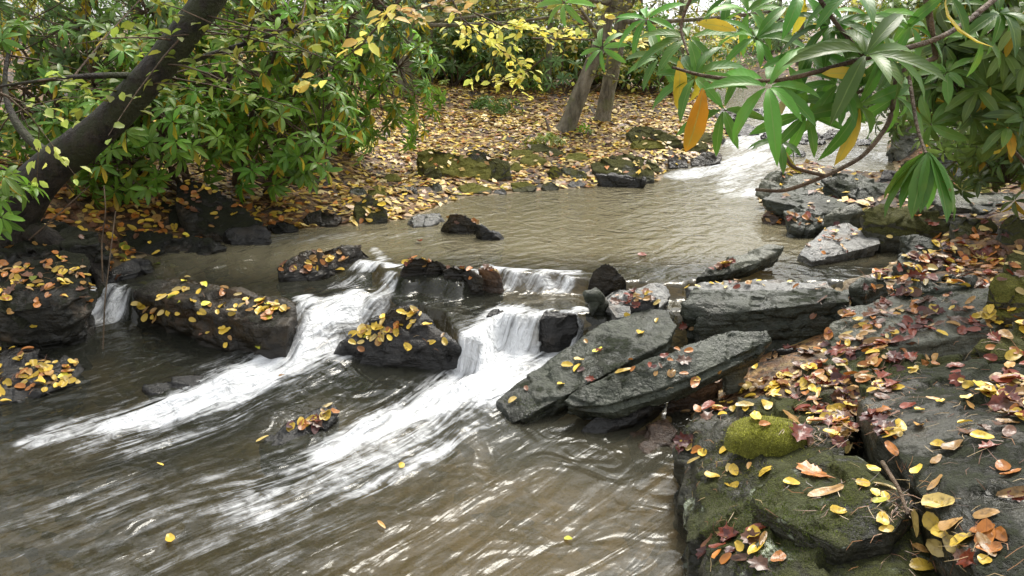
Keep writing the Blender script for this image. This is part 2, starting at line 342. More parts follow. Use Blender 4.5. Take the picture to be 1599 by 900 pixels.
amp = 0.004 + 0.012 * fast * sstep(-1.6, 0.2, -np.abs(WX + 1) + 0.5) + 0.012 * foam
WZd = WZ + amp * ripple + 0.03 * foam * n2(U * 0.45, Vv, 16, 3, 41) + 0.012 * foam
WZd = WZd + 0.006 * n2(WX, WY, 3.2, 2, 55) * sstep(3.3, 2.6, WY)
keep = WS < 0.12
FW = grid_faces(len(wx), len(wy)); kf = keep.ravel()[FW].any(1); FW = FW[kf]
used = np.unique(FW); remap = -np.ones(WX.size, np.int64); remap[used] = np.arange(len(used))
calm = sstep(4.4, 5.0, WY)
def water_mat():
    s = NT('water'); uv = s.n('ShaderNodeUVMap').outputs[0]; geo = s.n('ShaderNodeNewGeometry'); pos = geo.outputs['Position']
    fm = s.n('ShaderNodeAttribute', attribute_name='foam').outputs['Fac']; mk = s.n('ShaderNodeAttribute', attribute_name='murk').outputs['Fac']
    fs = s.n('ShaderNodeAttribute', attribute_name='fast').outputs['Fac']
    st = s.noise(s.mapping(uv, (4.5, 34, 1)), 1, 5, 0.62, 0.5); st2 = s.noise(s.mapping(uv, (1.8, 10, 1)), 1, 4, 0.6, 0.7); st3 = s.noise(s.mapping(uv, (14, 60, 1)), 1, 3, 0.6); st4 = s.noise(pos, 16, 4, 0.6, 1.0)
    fv = s.math('ADD', fm, s.math('ADD', s.math('MULTIPLY', s.math('SUBTRACT', st, 0.5), 1.8), s.math('ADD', s.math('MULTIPLY', s.math('SUBTRACT', st2, 0.5), 2.0), s.math('MULTIPLY', s.math('SUBTRACT', st4, 0.5), 1.0))))
    gate = s.ramp(fm, 0.0, 0.35)
    fmask = s.math('MULTIPLY', s.ramp(fv, 0.10, 1.25), gate)
    speck = s.math('MULTIPLY', s.ramp(st3, 0.62, 0.74), s.ramp(st2, 0.50, 0.62)); fmask = s.math('MAXIMUM', fmask, s.math('MULTIPLY', s.math('MULTIPLY', speck, fs), 0.2))
    rip = s.noise(s.mapping(uv, (1.7, 9, 1)), 1, 3, 0.5, 1.2)
    rip2 = s.noise(pos, 4.2, 1.5, 0.45, 2.2); rip3 = s.noise(s.mapping(uv, (8, 24, 1)), 1, 3, 0.6, 0.8); ripw = s.noise(pos, 26, 2, 0.5, 0.5)
    hgt = s.math('ADD', s.math('MULTIPLY', rip, 0.9), s.math('ADD', s.math('MULTIPLY', rip2, 1.3), s.math('ADD', s.math('MULTIPLY', rip3, s.math('ADD', .08, s.math('MULTIPLY', fs, .14))), s.math('MULTIPLY', ripw, .10))))
    nb = s.bump(hgt, s.math('SUBTRACT', .50, s.math('MULTIPLY', s.n('ShaderNodeAttribute', attribute_name='near').outputs['Fac'], s.math('MULTIPLY', mk, .20))), 0.030)
    gl = s.n('ShaderNodeBsdfGlossy'); s.set(gl, 'Roughness', s.math('ADD', .08, s.math('MULTIPLY', s.math('MULTIPLY', mk, s.n('ShaderNodeAttribute', attribute_name='near').outputs['Fac']), .34))); s.set(gl, 'Color', s.mix(s.math('MULTIPLY', s.n('ShaderNodeAttribute', attribute_name='near').outputs['Fac'], .9), (0.74, 0.74, 0.72), (0.50, 0.51, 0.51))); s.set(gl, 'Normal', nb)
    df = s.n('ShaderNodeBsdfDiffuse'); s.set(df, 'Color', s.mix(mk, (0.050, 0.052, 0.040), (0.175, 0.155, 0.098)))
    tr = s.n('ShaderNodeBsdfTransparent'); s.set(tr, 'Color', s.mix(s.ramp(mk, 0.0, 0.30), (0.56, 0.54, 0.42), (0.90, 0.80, 0.56)))
    body = s.n('ShaderNodeMixShader'); s.set(body, '0', s.math('ADD', 0.35, s.math('MULTIPLY', mk, 0.40))); s.set(body, '1', tr.outputs[0]); s.set(body, '2', df.outputs[0])
    fr = s.n('ShaderNodeFresnel'); s.set(fr, 'IOR', 1.38); s.set(fr, 'Normal', nb)
    wsh = s.n('ShaderNodeMixShader'); s.set(wsh, '0', s.math('ADD', s.math('MULTIPLY', fr.outputs[0], 0.85), 0.02, clamp=True)); s.set(wsh, '1', body.outputs[0]); s.set(wsh, '2', gl.outputs[0])
    fb = s.bump(s.math('ADD', st, s.math('ADD', s.math('MULTIPLY', st2, 1.5), s.math('MULTIPLY', st4, .7))), 0.9, 0.05)
    fo = s.pbsdf((0.78, 0.80, 0.82), 0.55, fb, 0.3)
    fin = s.n('ShaderNodeMixShader'); s.set(fin, '0', fmask); s.set(fin, '1', wsh.outputs[0]); s.set(fin, '2', fo)
    return s.done(fin.outputs[0])
M_WATER = water_mat()
sel = lambda a: a.ravel()[used]
wm = mesh_np('creek_water', np.stack([sel(WX), sel(WY), sel(WZd)], 1), remap[FW], M_WATER, uvs=np.stack([sel(U), sel(Vv)], 1),
             attrs={'foam': sel(foam), 'murk': sel(np.clip(calm + 0.55 * sstep(-1.15, -.1, WX + .35 * (WY - 2.5)) * sstep(3.5, 2.9, WY) * .42, 0, 1)), 'fast': sel(fast), 'near': sel(sstep(4.0, 3.2, WY))})
tag(link('creek_water', wm), kind='structure')

# ------------------------------------------------------------------ rocks
def bvh_of(objs):
    V = []; P = []; own = []
    for k, o in enumerate(objs):
        b = len(V); mw = o.matrix_world if o.parent else Matrix.Translation(o.location)
        V += [tuple(mw @ v.co) for v in o.data.vertices]; P += [tuple(b + i for i in p.vertices) for p in o.data.polygons]; own += [k] * len(o.data.polygons)
    return BVHTree.FromPolygons(V, P), own
BASEBVH, _ = bvh_of([ground, bpy.data.objects['creek_water']])
def seatY(px, py):
    d = Vector(ray(px, py)).normalized(); h = BASEBVH.ray_cast(Vector(CAM), d)
    return h[0].y if h[0] is not None else 20.0
ROCKS = []   # (object, phrase)
def rock(label, pts, th, mat='grey', phrase=None, seed=None, rough=1.0, group=None, inset=0.9, cuts=5, vox=None, dirz=(0, 0, -1), extra=None, cat='rock', name='rock', seat=None, layers=None):
    seed = seed if seed is not None else len(ROCKS) * 7 + 3
    r = np.random.default_rng(seed)
    if seat is None: T = np.array([Z3(*p) for p in pts])
    else:
        A = np.array([p[:2] for p in pts], float); ib = A[:, 1].argmax(); pb, pt_ = A[:, 1].max(), A[:, 1].min(); Yb = seatY(*A[ib]) 
        wd = (A[:, 0].max() - A[:, 0].min()) / F * Yb; T = []
        for px_, py_ in A: T.append(Y3(px_, py_ - 1.0, Yb + seat * wd * (pb - py_) / (pb - pt_)))
        T = np.array(T); th = min(th, 0.6 * wd)
    c0 = T.mean(0)
    d = np.array(dirz, float) * th
    Bm = c0 + (T - c0) * inset + d
    P = [T, Bm]
    if extra is not None: P.append(np.array([Z3(*p) for p in extra]))
    P = np.vstack(P); _, _, vt = np.linalg.svd(T - c0); nrm = vt[2] * (1 if vt[2][2] > 0 else -1)
    base = np.array([P[:, 0].mean(), P[:, 1].mean(), P[:, 2].min()]); P = P - base
    bm = bmesh.new(); nl = layers if layers is not None else (2 if mat in ('green', 'darkmoss', 'brown') else 3)
    X = [] if extra is None else [Z3(*p) - base for p in extra]
    for k in range(nl):
        f0, f1 = k / nl, (k + 1) / nl + .04; s0 = 1 - (1 - inset) * f0; jt = (1 + (r.uniform(-.075, .055, len(T)) if k else np.zeros(len(T))))[:, None]
        off = np.zeros(3) if k == 0 else r.normal(0, .012, 3) * [1, 1, 0]
        ring = (T - c0) * s0 * jt + c0 - base + off
        pp = [*(ring + d * f0), *(ring * 1.0 + d * f1 + (c0 - base - ring) * .02)] + (X if k == nl - 1 or extra is not None else [])
        vs_ = [bm.verts.new(p) for p in pp]; res = bmesh.ops.convex_hull(bm, input=vs_)
        dead = [v for v in res['geom_interior'] + res['geom_unused'] if isinstance(v, bmesh.types.BMVert) and v.is_valid and not v.link_faces]; bmesh.ops.delete(bm, geom=list(set(dead)), context='VERTS')
    me = bpy.data.meshes.new(name); bm.to_mesh(me); bm.free()
    ext = P.max(0) - P.min(0); diag = float(np.linalg.norm(ext)); v = min(vox, .013) if vox else max(0.006, diag / (150 if rough < .6 else 100))
    o = link(name, me); m = o.modifiers.new('r', 'REMESH'); m.mode = 'VOXEL'; m.voxel_size = v
    sm = o.modifiers.new('s', 'SMOOTH'); sm.factor = 0.5; sm.iterations = 0 if rough < .6 else 1
    dg = bpy.context.evaluated_depsgraph_get(); me2 = bpy.data.meshes.new_from_object(o.evaluated_get(dg)); o.modifiers.clear()
    o.data = me2; bpy.data.meshes.remove(me)
    n = len(me2.vertices); co = np.empty(n * 3, np.float32); me2.vertices.foreach_get('co', co); co = co.reshape(-1, 3).astype(float)
    nn = np.empty(n * 3, np.float32); me2.vertices.foreach_get('normal', nn); nn = nn.reshape(-1, 3).astype(float)
    cen = co.mean(0); rel = co - cen
    for k in range(cuts):
        q = r.normal(size=3); q -= nrm * (q @ nrm) * r.uniform(.3, 1.0); q /= np.linalg.norm(q)
        pr = rel @ q; h = pr.max() * r.uniform(.80, .94); ex = np.clip(pr - h, 0, None); rel = rel - ex[:, None] * q * 0.85
    co = rel + cen; S = min(sorted(ext)[0] + 0.12, 0.5)
    q = co + base
    dsp = fbm(q * 3.2, 3, seed) * 0.05 * S + fbm(q * 12, 4, seed + 5, .55) * 0.035 * S - np.abs(noise3(q * 7, seed + 8)) * 0.03 * S
    lay = (q @ nrm)[:, None] * nrm * 1.0
    lc = np.stack([q @ nrm * 42 + fbm(q * 2.5, 2, seed) * 2.0, q[:, 0] * 2.2, q[:, 1] * 2.2], 1)
    ns_ = int(np.clip(np.prod(ext + .1) / .11 ** 3, 14, 90)); sd_ = base + P.min(0) + r.random((ns_, 3)) * ext; gr = r.normal(size=(ns_, 3)) * .16
    wq = q + 0.02 * np.stack([noise3(q * 9, seed + 30), noise3(q * 9, seed + 31), noise3(q * 9, seed + 32)], 1)
    ni = ((wq[:, None] - sd_[None]) ** 2).sum(2).argmin(1) if n < 60000 else np.concatenate([((a[:, None] - sd_[None]) ** 2).sum(2).argmin(1) for a in np.array_split(wq, 8)])
    dsp = dsp + np.clip((gr[ni] * (q - sd_[ni])).sum(1), -.022, .022) * min(1, S * 3.2)
    st = noise3(lc, seed + 11); side = 1 - np.abs(nn @ nrm)
    step = np.round(st * 2.2) / 2.2
    lay = (0.65 * step + .35 * st) * 0.042 * S * side * rough * 1.3
    # terraces on the top face
    ter = np.round(fbm(q * 4.5, 2, seed + 15) * 3) / 3 * 0.035 * S * (np.abs(nn @ nrm) > 0.6)
    co = co + nn * ((dsp * rough + lay) + ter * rough)[:, None]
    me2.vertices.foreach_set('co', co.astype(np.float32).ravel()); me2.polygons.foreach_set('use_smooth', np.ones(len(me2.polygons), bool))
    me2.materials.clear(); me2.materials.append(RM[mat]); me2.update(); wq_ = co + base; ha = me2.attributes.new('hw', 'FLOAT', 'POINT'); ha.data.foreach_set('value', (wq_[:, 2] - W(wq_[:, 0], wq_[:, 1]) + 2 * np.clip(sdist(wq_[:, 0], wq_[:, 1]) - .05, 0, 1)).astype(np.float32)); me2.name = name
    o.location = base; tag(o, label, cat, group); ROCKS.append((o, phrase or label)); return o

# --- left side
rock('long wet brown boulder strewn with yellow leaves, left of the left white chute',
     [(200, 436, .29), (250, 430, .30), (330, 446, .30), (400, 460, .29), (462, 476, .27), (466, 496, .22), (445, 508, .23), (400, 505, .24), (300, 482, .25), (215, 458, .25), (197, 450, .25)], .38, 'brown',
     'the long wet boulder left of the left chute', extra=[(200, 478, .08), (235, 508, .02), (300, 537, .0), (365, 548, .0), (425, 540, .0), (455, 512, .08)], cuts=3)
rock('big dark leaf-covered boulder at the left edge above the small side fall', [(-90, 398, .46), (60, 396, .46), (132, 394, .45), (146, 406, .42), (128, 455, .33), (90, 476, .30), (0, 484, .29), (-90, 478, .30)], .45, 'darkmoss',
     'the dark boulder at the left edge', inset=.8)
rock('low flat dark rock covered in yellow leaves at the lower left water edge', [(-80, 545, .10), (0, 538, .11), (60, 540, .11), (118, 556, .07), (137, 572, .04), (120, 598, .02), (60, 622, .01), (-60, 636, .01)], .22, 'black',
     'the low leafy rock at the lower left', cuts=3)
rock('small mossy rock squeezed at the left edge above the low leafy rock', [(-60, 500, .18), (0, 500, .18), (28, 515, .16), (32, 538, .10), (0, 545, .10), (-60, 545, .1)], .2, 'darkmoss', 'the small mossy rock at the left edge')
rock('dark mossy ledge rock below the foot of the leaning trunk', [(-60, 352, .62), (80, 340, .64), (150, 362, .56), (165, 384, .50), (60, 392, .50), (-60, 398, .50)], .35, 'darkmoss', 'the ledge below the leaning trunk', seat=0.5)
rock('broad dark undercut rock in the shade of the left bank', [(150, 372, .50), (200, 352, .54), (300, 372, .46), (355, 386, .40), (330, 394, .34), (230, 402, .32), (150, 400, .36)], .30, 'darkmoss', 'the undercut rock in the left shade', seat=0.3, cuts=1)
rock('long low mossy rock lying behind the undercut rock on the left bank', [(180, 326, .62), (260, 318, .62), (330, 330, .58), (352, 345, .52), (260, 352, .54), (190, 350, .56)], .2, 'darkmoss', 'the low mossy rock of the left bank', seat=0.3, cuts=1)
rock('massive dark slab leaning down the left bank into the water', [(276, 286, .80), (300, 280, .82), (352, 300, .7), (410, 346, .56), (408, 362, .50), (388, 380, .44), (340, 366, .5), (292, 350, .62), (272, 312, .70)], .34, 'darkmoss', 'the leaning slab of the left bank', inset=.97, cuts=0, seat=0.3, rough=.6)
rock('dark squat rock where the leaning left slab meets the water', [(345, 356, .42), (400, 352, .42), (425, 362, .38), (420, 374, .34), (360, 384, .33)], .2, 'black', seat=0.3, cuts=1)
rock('small dark rock at the waterline under the drooping rhododendron', [(415, 350, .40), (450, 346, .40), (468, 356, .35), (430, 366, .33)], .16, 'darkmoss', seat=0.5)
rock('flat dark rock at the water edge below the rhododendron tips', [(472, 334, .42), (510, 330, .42), (535, 340, .38), (525, 352, .33), (478, 354, .33)], .16, 'brown', seat=0.5)
rock('low dark stones beside the small side fall on the left', [(150, 425, .30), (200, 408, .33), (240, 404, .32), (235, 420, .28), (190, 432, .27), (155, 445, .24)], .2, 'black', 'the low stones by the small side fall')
rock('dark hump of rock at the head of the small side fall', [(196, 455, .22), (210, 440, .25), (180, 448, .24), (165, 462, .2), (180, 478, .12)], .18, 'black')
rock('pointed dark rock with leaves on its back, above the left chute', [(430, 418, .31), (450, 402, .36), (505, 387, .40), (560, 386, .39), (590, 398, .33), (575, 410, .30), (510, 428, .27), (436, 434, .26)], .2, 'brown', 'the pointed rock above the left chute')
rock('low wet stone barely breaking the water beside the left chute', [(225, 604, .03), (280, 590, .05), (330, 584, .05), (348, 596, .03), (300, 612, .01), (240, 618, .01)], .12, 'black', 'the low stone beside the left chute')
rock('low black rock with red and yellow leaves amid the lower rapids', [(395, 700, .0), (440, 668, .03), (500, 640, .06), (532, 630, .05), (528, 655, .02), (470, 688, .0), (410, 712, -.01)], .12, 'black', 'the low black rock amid the lower rapids', cuts=2)
# --- pool and far side
rock('dark triangular rock standing in the pool near the far bank', [(688, 352, .36), (703, 334, .46), (720, 334, .46), (745, 348, .40), (752, 360, .34), (700, 362, .33)], .2, 'brown', 'the triangular rock in the pool', cuts=2)
rock('small dark wedge leaning beside the triangular rock in the pool', [(742, 350, .41), (752, 352, .42), (790, 371, .33), (785, 376, .32), (750, 374, .32)], .15, 'black', cuts=1)
rock('pale wet flat rock at the pool edge left of the triangular rock', [(636, 346, .34), (650, 334, .37), (685, 332, .37), (690, 340, .35), (672, 352, .33), (645, 354, .33)], .12, 'pale', cuts=2)
rock('rounded mossy rock with fallen leaves on the bank left of the pale wet rock', [(552, 318, .50), (575, 305, .54), (598, 318, .50), (606, 340, .38), (585, 350, .34), (556, 348, .35)], .22, 'mossy', cuts=1, rough=.8, seat=0.6)
rock('grey stone topped with leaves on the bank above the rounded mossy rock', [(545, 296, .56), (562, 290, .58), (575, 298, .56), (568, 306, .53), (548, 306, .53)], .14, 'grey', seat=0.6)
rock('small mossy lump behind the rounded mossy rock on the bank', [(572, 296, .58), (590, 290, .6), (604, 298, .56), (596, 307, .53), (576, 307, .53)], .14, 'green', seat=0.6)
rock('long thick mossy slab on the far bank', [(650, 240, .62), (672, 231, .64), (725, 243, .62), (766, 260, .56), (764, 284, .50), (710, 276, .56), (654, 260, .58)], .26, 'green', 'the long mossy slab of the far bank', cuts=0, rough=.7, seat=0.4)
rock('tilted mossy slab right behind the long mossy one on the far bank', [(726, 238, .66), (742, 232, .66), (794, 254, .58), (798, 276, .50), (768, 282, .50), (736, 256, .62)], .24, 'mossy', cuts=0, rough=.7, seat=0.5)
rock('small dark stone at the foot of the long mossy slab', [(662, 268, .50), (675, 258, .54), (690, 266, .50), (686, 278, .45), (664, 280, .45)], .12, 'mossy', seat=0.5)
rock('little grey stone lying in yellow leaves on the far bank', [(674, 288, .44), (686, 285, .45), (690, 293, .42), (680, 298, .40)], .08, 'grey', seat=0.6)
rock('low mossy rock at the far waterline left of centre', [(716, 290, .43), (740, 286, .44), (768, 294, .40), (764, 304, .35), (724, 302, .36)], .12, 'green', cuts=1, rough=.8, seat=0.5)
rock('mossy stone at the far waterline in the middle of the bank', [(798, 288, .42), (820, 284, .43), (838, 291, .40), (832, 299, .35), (802, 300, .35)], .12, 'green', cuts=1, rough=.8, seat=0.5)
rock('small mossy stone at the far waterline right of the middle', [(845, 287, .41), (862, 284, .42), (875, 291, .38), (868, 298, .34), (848, 298, .34)], .1, 'mossy', seat=0.5)
rock('pointed mossy stone leaning on the far bank near the dark overhang', [(872, 262, .54), (890, 262, .53), (918, 272, .44), (916, 282, .4), (890, 280, .42)], .14, 'mossy', cuts=1, rough=.8, seat=0.5)
rock('lumpy mossy stone half buried above the far waterline', [(858, 262, .52), (870, 256, .54), (878, 268, .5), (872, 280, .43), (858, 278, .44)], .14, 'green', seat=0.6)
rock('dark overhanging block with mossy top at the far waterline', [(922, 258, .55), (940, 250, .58), (1000, 250, .58), (1022, 262, .54), (1022, 280, .40), (1000, 288, .36), (950, 270, .50), (926, 268, .50)], .22, 'mossy', 'the dark block at the far waterline', cuts=0, rough=.7, seat=0.45)
rock('dark wedge with a pale wet lip under the overhanging block', [(930, 272, .43), (950, 269, .44), (1008, 278, .41), (1008, 284, .38), (985, 290, .34), (935, 288, .34)], .14, 'black', cuts=1)
rock('brownish leaf-covered rock behind the overhanging block', [(950, 246, .60), (980, 240, .62), (1010, 246, .60), (1032, 262, .50), (1030, 272, .42), (1000, 258, .52)], .22, 'mossy', cuts=1, rough=.8, seat=0.5)
rock('bare dark rock at the foot of the far rapids', [(1042, 250, .46), (1058, 242, .48), (1075, 248, .45), (1074, 262, .36), (1045, 264, .36)], .16, 'brown', cuts=1, rough=.8, seat=0.6)
rock('flat dark rock with leaves left of the far rapids', [(1078, 250, .44), (1100, 238, .50), (1126, 240, .48), (1130, 252, .40), (1100, 260, .36), (1080, 260, .36)], .16, 'brown', cuts=1, rough=.8, seat=0.6)
rock('big rounded rock behind the leaves at the twin trunks', [(980, 205, .74), (998, 196, .78), (1020, 200, .76), (1040, 218, .66), (1020, 226, .62), (985, 222, .64)], .3, 'mossy', cuts=1, rough=.8, seat=0.6)
rock('long dark slab sloping right from the twin trunks', [(1015, 205, .72), (1030, 203, .72), (1062, 218, .62), (1064, 226, .56), (1040, 230, .55)], .2, 'mossy', cuts=1, rough=.8, seat=0.5)
rock('low mossy log-shaped rock below the twin trunks', [(985, 222, .62), (1010, 216, .64), (1034, 222, .6), (1040, 232, .54), (990, 234, .54)], .16, 'green', cuts=1, rough=.8, seat=0.4)
for k, (x, y, z, w, h, m, l) in enumerate([
  (812, 240, .62, 20, 8, 'green', 'mossy hump on the slope behind the far waterline'), (842, 232, .66, 22, 8, 'mossy', 'mossy stone high on the far slope'),
  (832, 252, .58, 22, 9, 'green', 'bright mossy hump in the middle of the far slope'), (800, 262, .52, 16, 8, 'green', 'low mossy lump beside the tilted mossy slab'),
  (868, 240, .62, 18, 7, 'mossy', 'flat mossy stone on the slope under the leaning trunk'), (900, 246, .58, 20, 7, 'green', 'mossy stone on the slope left of the dark overhang'),
  (640, 296, .46, 12, 5, 'brown', 'small brown stone among leaves on the near end of the far bank'), (612, 278, .54, 16, 7, 'green', 'small green mound among leaves near the rhododendron'),
  (900, 288, .38, 16, 6, 'brown', 'brown stone at the waterline left of the dark overhang'), (780, 300, .36, 12, 5, 'brown', 'flat brown stone breaking the water at the far edge'),
  (1160, 205, .52, 28, 10, 'black', 'dark wet rock splitting the upper rapids'), (1210, 212, .50, 24, 9, 'black', 'black rock in the middle of the upper rapids'),
  (1265, 218, .48, 26, 10, 'black', 'dark rock below the upper pool'), (1310, 212, .50, 30, 9, 'brown', 'brown wet rock at the lip of the upper pool'),
  (1140, 180, .62, 26, 9, 'brown', 'leaf-strewn rock on the left side of the upper rapids'), (1190, 178, .58, 22, 7, 'black', 'small dark rock high in the upper rapids'),
  (1110, 215, .56, 24, 9, 'mossy', 'dark rock under the hanging leaves by the rapids'), (1085, 228, .52, 22, 9, 'mossy', 'grey rounded rock between bank and rapids'),
  (1240, 240, .40, 20, 7, 'black', 'small black rock in the foaming middle channel'), (1345, 222, .46, 20, 7, 'black', 'low dark rock near the right upper channel')]):
    ww = w; rock(l, [(x - ww, y, z), (x - ww * .5, y - h, z + .02), (x + ww * .4, y - h * 1.05, z + .03), (x + ww, y - h * .2, z), (x + ww * .8, y + h * .7, z - .05), (x - ww * .6, y + h * .8, z - .05)], .18, m, vox=.014, cuts=1, rough=.8, seat=.6)
# --- centre
rock('dark rock heaped with orange and brown leaves in midstream', [(618, 420, .36), (630, 405, .42), (660, 402, .43), (690, 410, .40), (705, 425, .33), (680, 436, .29), (630, 432, .29)], .2, 'brown', 'the leaf-heaped midstream rock')
rock('angular dark block right of the leaf-heaped midstream rock', [(688, 420, .38), (705, 412, .41), (740, 420, .38), (757, 436, .33), (745, 447, .28), (700, 440, .29)], .2, 'brown', 'the angular midstream block')
rock('smooth rounded grey-green stone below the leaf-heaped midstream rock', [(606, 440, .28), (620, 431, .30), (650, 430, .30), (664, 438, .28), (655, 446, .25), (615, 448, .25)], .12, 'slab', cuts=0, rough=.5)
rock('small tilted grey slab wedged below the angular midstream block', [(682, 432, .32), (692, 428, .33), (716, 450, .27), (712, 458, .24), (690, 456, .25)], .08, 'grey', cuts=1)
rock('small rock with red leaves at the upper falls crest', [(742, 420, .37), (765, 416, .38), (782, 425, .36), (784, 442, .29), (760, 444, .28)], .16, 'rust', 'the small rock at the upper crest')
rock('black hump of rock with yellow leaves in the middle of the falls',
     [(520, 556, .06), (545, 530, .15), (590, 492, .26), (612, 478, .30), (640, 476, .30), (672, 492, .27), (700, 520, .22), (722, 545, .17), (728, 560, .12)], .3, 'black', 'the black hump in the middle of the falls',
     extra=[(512, 566, .0), (560, 582, .0), (640, 586, .0), (720, 588, .0)], cuts=2, rough=.8)
rock('dark lump rising at the back of the black midstream hump', [(596, 492, .28), (612, 479, .32), (640, 476, .32), (655, 484, .29), (630, 494, .27)], .1, 'brown')
rock('dark brown triangular rock at the right end of the upper crest', [(912, 444, .32), (928, 420, .41), (946, 409, .46), (962, 416, .44), (984, 444, .33), (950, 452, .29), (920, 452, .29)], .22, 'brown', 'the triangular rock at the crest', cuts=2)
rock('glossy black rock standing in the right-hand fall', [(840, 500, .25), (850, 486, .28), (880, 482, .29), (903, 490, .27), (906, 512, .18), (870, 508, .22)], .3, 'black', 'the black rock in the right fall', extra=[(842, 528, .05), (880, 536, .03), (905, 530, .04)])
rock('dark lip rock at the top left of the right-hand fall', [(752, 492, .25), (770, 481, .27), (800, 484, .26), (806, 496, .23), (780, 504, .2)], .2, 'black')
rock('upright grey-green slab beside the right-hand fall', [(914, 458, .37), (930, 450, .39), (942, 462, .36), (948, 500, .22), (935, 515, .16), (918, 480, .28)], .1, 'slab', dirz=(.3, .9, -.4), cuts=1)
rock('flat pale wet rock with red leaves below the triangular crest rock', [(940, 460, .33), (960, 450, .34), (1030, 446, .34), (1050, 460, .32), (1030, 484, .29), (960, 496, .27)], .16, 'pale', 'the flat wet rock below the crest')
rock('small black slab behind the top of the longest diagonal slab', [(985, 468, .37), (995, 462, .38), (1030, 462, .38), (1028, 474, .35), (990, 478, .34)], .06, 'black')
rock('longest diagonal grey slab rising from the foam to the right', [(757, 662, .01), (772, 628, .05), (815, 590, .12), (880, 548, .19), (945, 508, .27), (1010, 480, .33), (1045, 483, .34), (1058, 508, .33), (1040, 535, .29), (1000, 556, .25), (940, 580, .19), (870, 622, .10), (815, 655, .04), (780, 672, .0)], .13, 'slab', 'the longest diagonal slab', dirz=(.12, .35, -.92), cuts=1, rough=.42, extra=None)
rock('middle diagonal dark slab under the longest one', [(878, 626, .12), (900, 606, .17), (960, 588, .22), (1020, 566, .28), (1080, 535, .33), (1130, 516, .37), (1195, 518, .37), (1205, 532, .34), (1150, 556, .30), (1090, 584, .25), (1020, 612, .19), (950, 634, .13), (895, 636, .11)], .11, 'slab', 'the middle diagonal slab', dirz=(.15, .4, -.9), cuts=1, rough=.42)
rock('lowest glossy diagonal slab dipping into the calm pool', [(905, 672, .02), (925, 655, .06), (975, 622, .12), (1040, 594, .17), (1050, 604, .16), (1015, 640, .09), (965, 668, .03), (920, 682, .0)], .10, 'black', 'the lowest diagonal slab', dirz=(.15, .4, -.9), cuts=1, rough=.42)
rock('rusty brown rock lying half under water beside the mossy boulder', [(985, 680, .0), (1010, 660, .04), (1040, 655, .06), (1060, 672, .05), (1055, 705, .0), (1010, 712, -.01)], .14, 'rust', 'the rusty rock by the mossy boulder')
rock('rusty slab in the shade under the diagonal slabs', [(1040, 620, .10), (1070, 592, .15), (1120, 580, .17), (1135, 592, .15), (1110, 612, .1), (1060, 630, .06)], .14, 'rust')
rock('small grey stone in the gap behind the rusty slab', [(1128, 578, .2), (1150, 562, .24), (1170, 560, .24), (1168, 576, .2), (1140, 594, .15)], .12, 'grey')
rock('dark wet shelf at the back of the shady gap', [(1195, 545, .22), (1260, 542, .24), (1280, 552, .22), (1265, 562, .18), (1200, 558, .18)], .14, 'black')
rock('dark green-black slab edge facing the creek right of the falls', [(1064, 470, .37), (1085, 450, .40), (1130, 456, .40), (1240, 455, .40), (1330, 452, .41), (1330, 470, .40), (1220, 480, .38), (1120, 492, .33), (1070, 495, .30)], .16, 'slab', 'the dark slab edge right of the falls', cuts=1, rough=.6)
rock('thick layered black rock under the dark slab edge', [(1080, 500, .30), (1140, 480, .36), (1200, 468, .39), (1320, 466, .39), (1335, 480, .37), (1300, 510, .28), (1270, 540, .18), (1200, 530, .2), (1090, 520, .24)], .3, 'slab', 'the layered black rock', cuts=1, rough=.8)
rock('grey-topped slab tipped up in the pool near the right shore', [(1086, 434, .34), (1105, 420, .37), (1150, 398, .42), (1200, 381, .47), (1226, 384, .46), (1222, 394, .43), (1180, 412, .40), (1130, 430, .35)], .10, 'grey', 'the tipped-up slab in the pool', dirz=(.0, .5, -.86), cuts=1, rough=.5)
rock('flat wet shelf between the pool and the dark slab edge', [(1055, 448, .34), (1100, 440, .35), (1200, 440, .35), (1300, 438, .36), (1320, 450, .36), (1200, 456, .35), (1080, 460, .34)], .12, 'pale', 'the flat wet shelf')
rock('dark rounded rock at the right end of the wet shelf', [(1325, 450, .44), (1345, 434, .47), (1380, 432, .47), (1390, 442, .44), (1350, 462, .4)], .16, 'slab')
rock('pale shiny flat slab with red leaves near the right shore', [(1246, 396, .36), (1262, 378, .39), (1295, 354, .44), (1325, 350, .44), (1372, 368, .42), (1376, 380, .40), (1320, 396, .37), (1268, 408, .35)], .12, 'pale', 'the pale shiny slab', cuts=1, rough=.45)
rock('long mossy block lying below the drooping leaf cluster', [(1348, 330, .56), (1362, 318, .59), (1440, 322, .58), (1540, 342, .54), (1558, 352, .50), (1540, 366, .46), (1440, 360, .48), (1350, 346, .51)], .2, 'mossy', 'the long mossy block', cuts=2)
rock('rounded grey stone left of the long mossy block', [(1288, 338, .48), (1302, 326, .52), (1335, 322, .53), (1350, 332, .50), (1345, 350, .42), (1300, 352, .41)], .16, 'grey')
rock('grey-green slab with orange leaves at the right pool edge', [(1225, 330, .47), (1250, 318, .50), (1290, 332, .47), (1290, 350, .41), (1262, 364, .36), (1235, 350, .41)], .14, 'slab')
rock('long smooth slab slanting over the right pool edge', [(1192, 312, .48), (1215, 296, .52), (1260, 294, .53), (1325, 316, .49), (1330, 326, .46), (1290, 330, .45), (1215, 316, .46)], .12, 'slab', cuts=1, rough=.5)
rock('mossy slab at the tip of the right rock spit', [(1180, 284, .52), (1200, 270, .57), (1250, 266, .58), (1300, 272, .57), (1310, 288, .52), (1260, 300, .48), (1195, 298, .47)], .16, 'grey')
rock('big dark wet rock on the right rock spit', [(1285, 282, .60), (1310, 266, .65), (1340, 272, .64), (1400, 292, .56), (1402, 308, .50), (1350, 320, .47), (1290, 300, .52)], .2, 'slab')
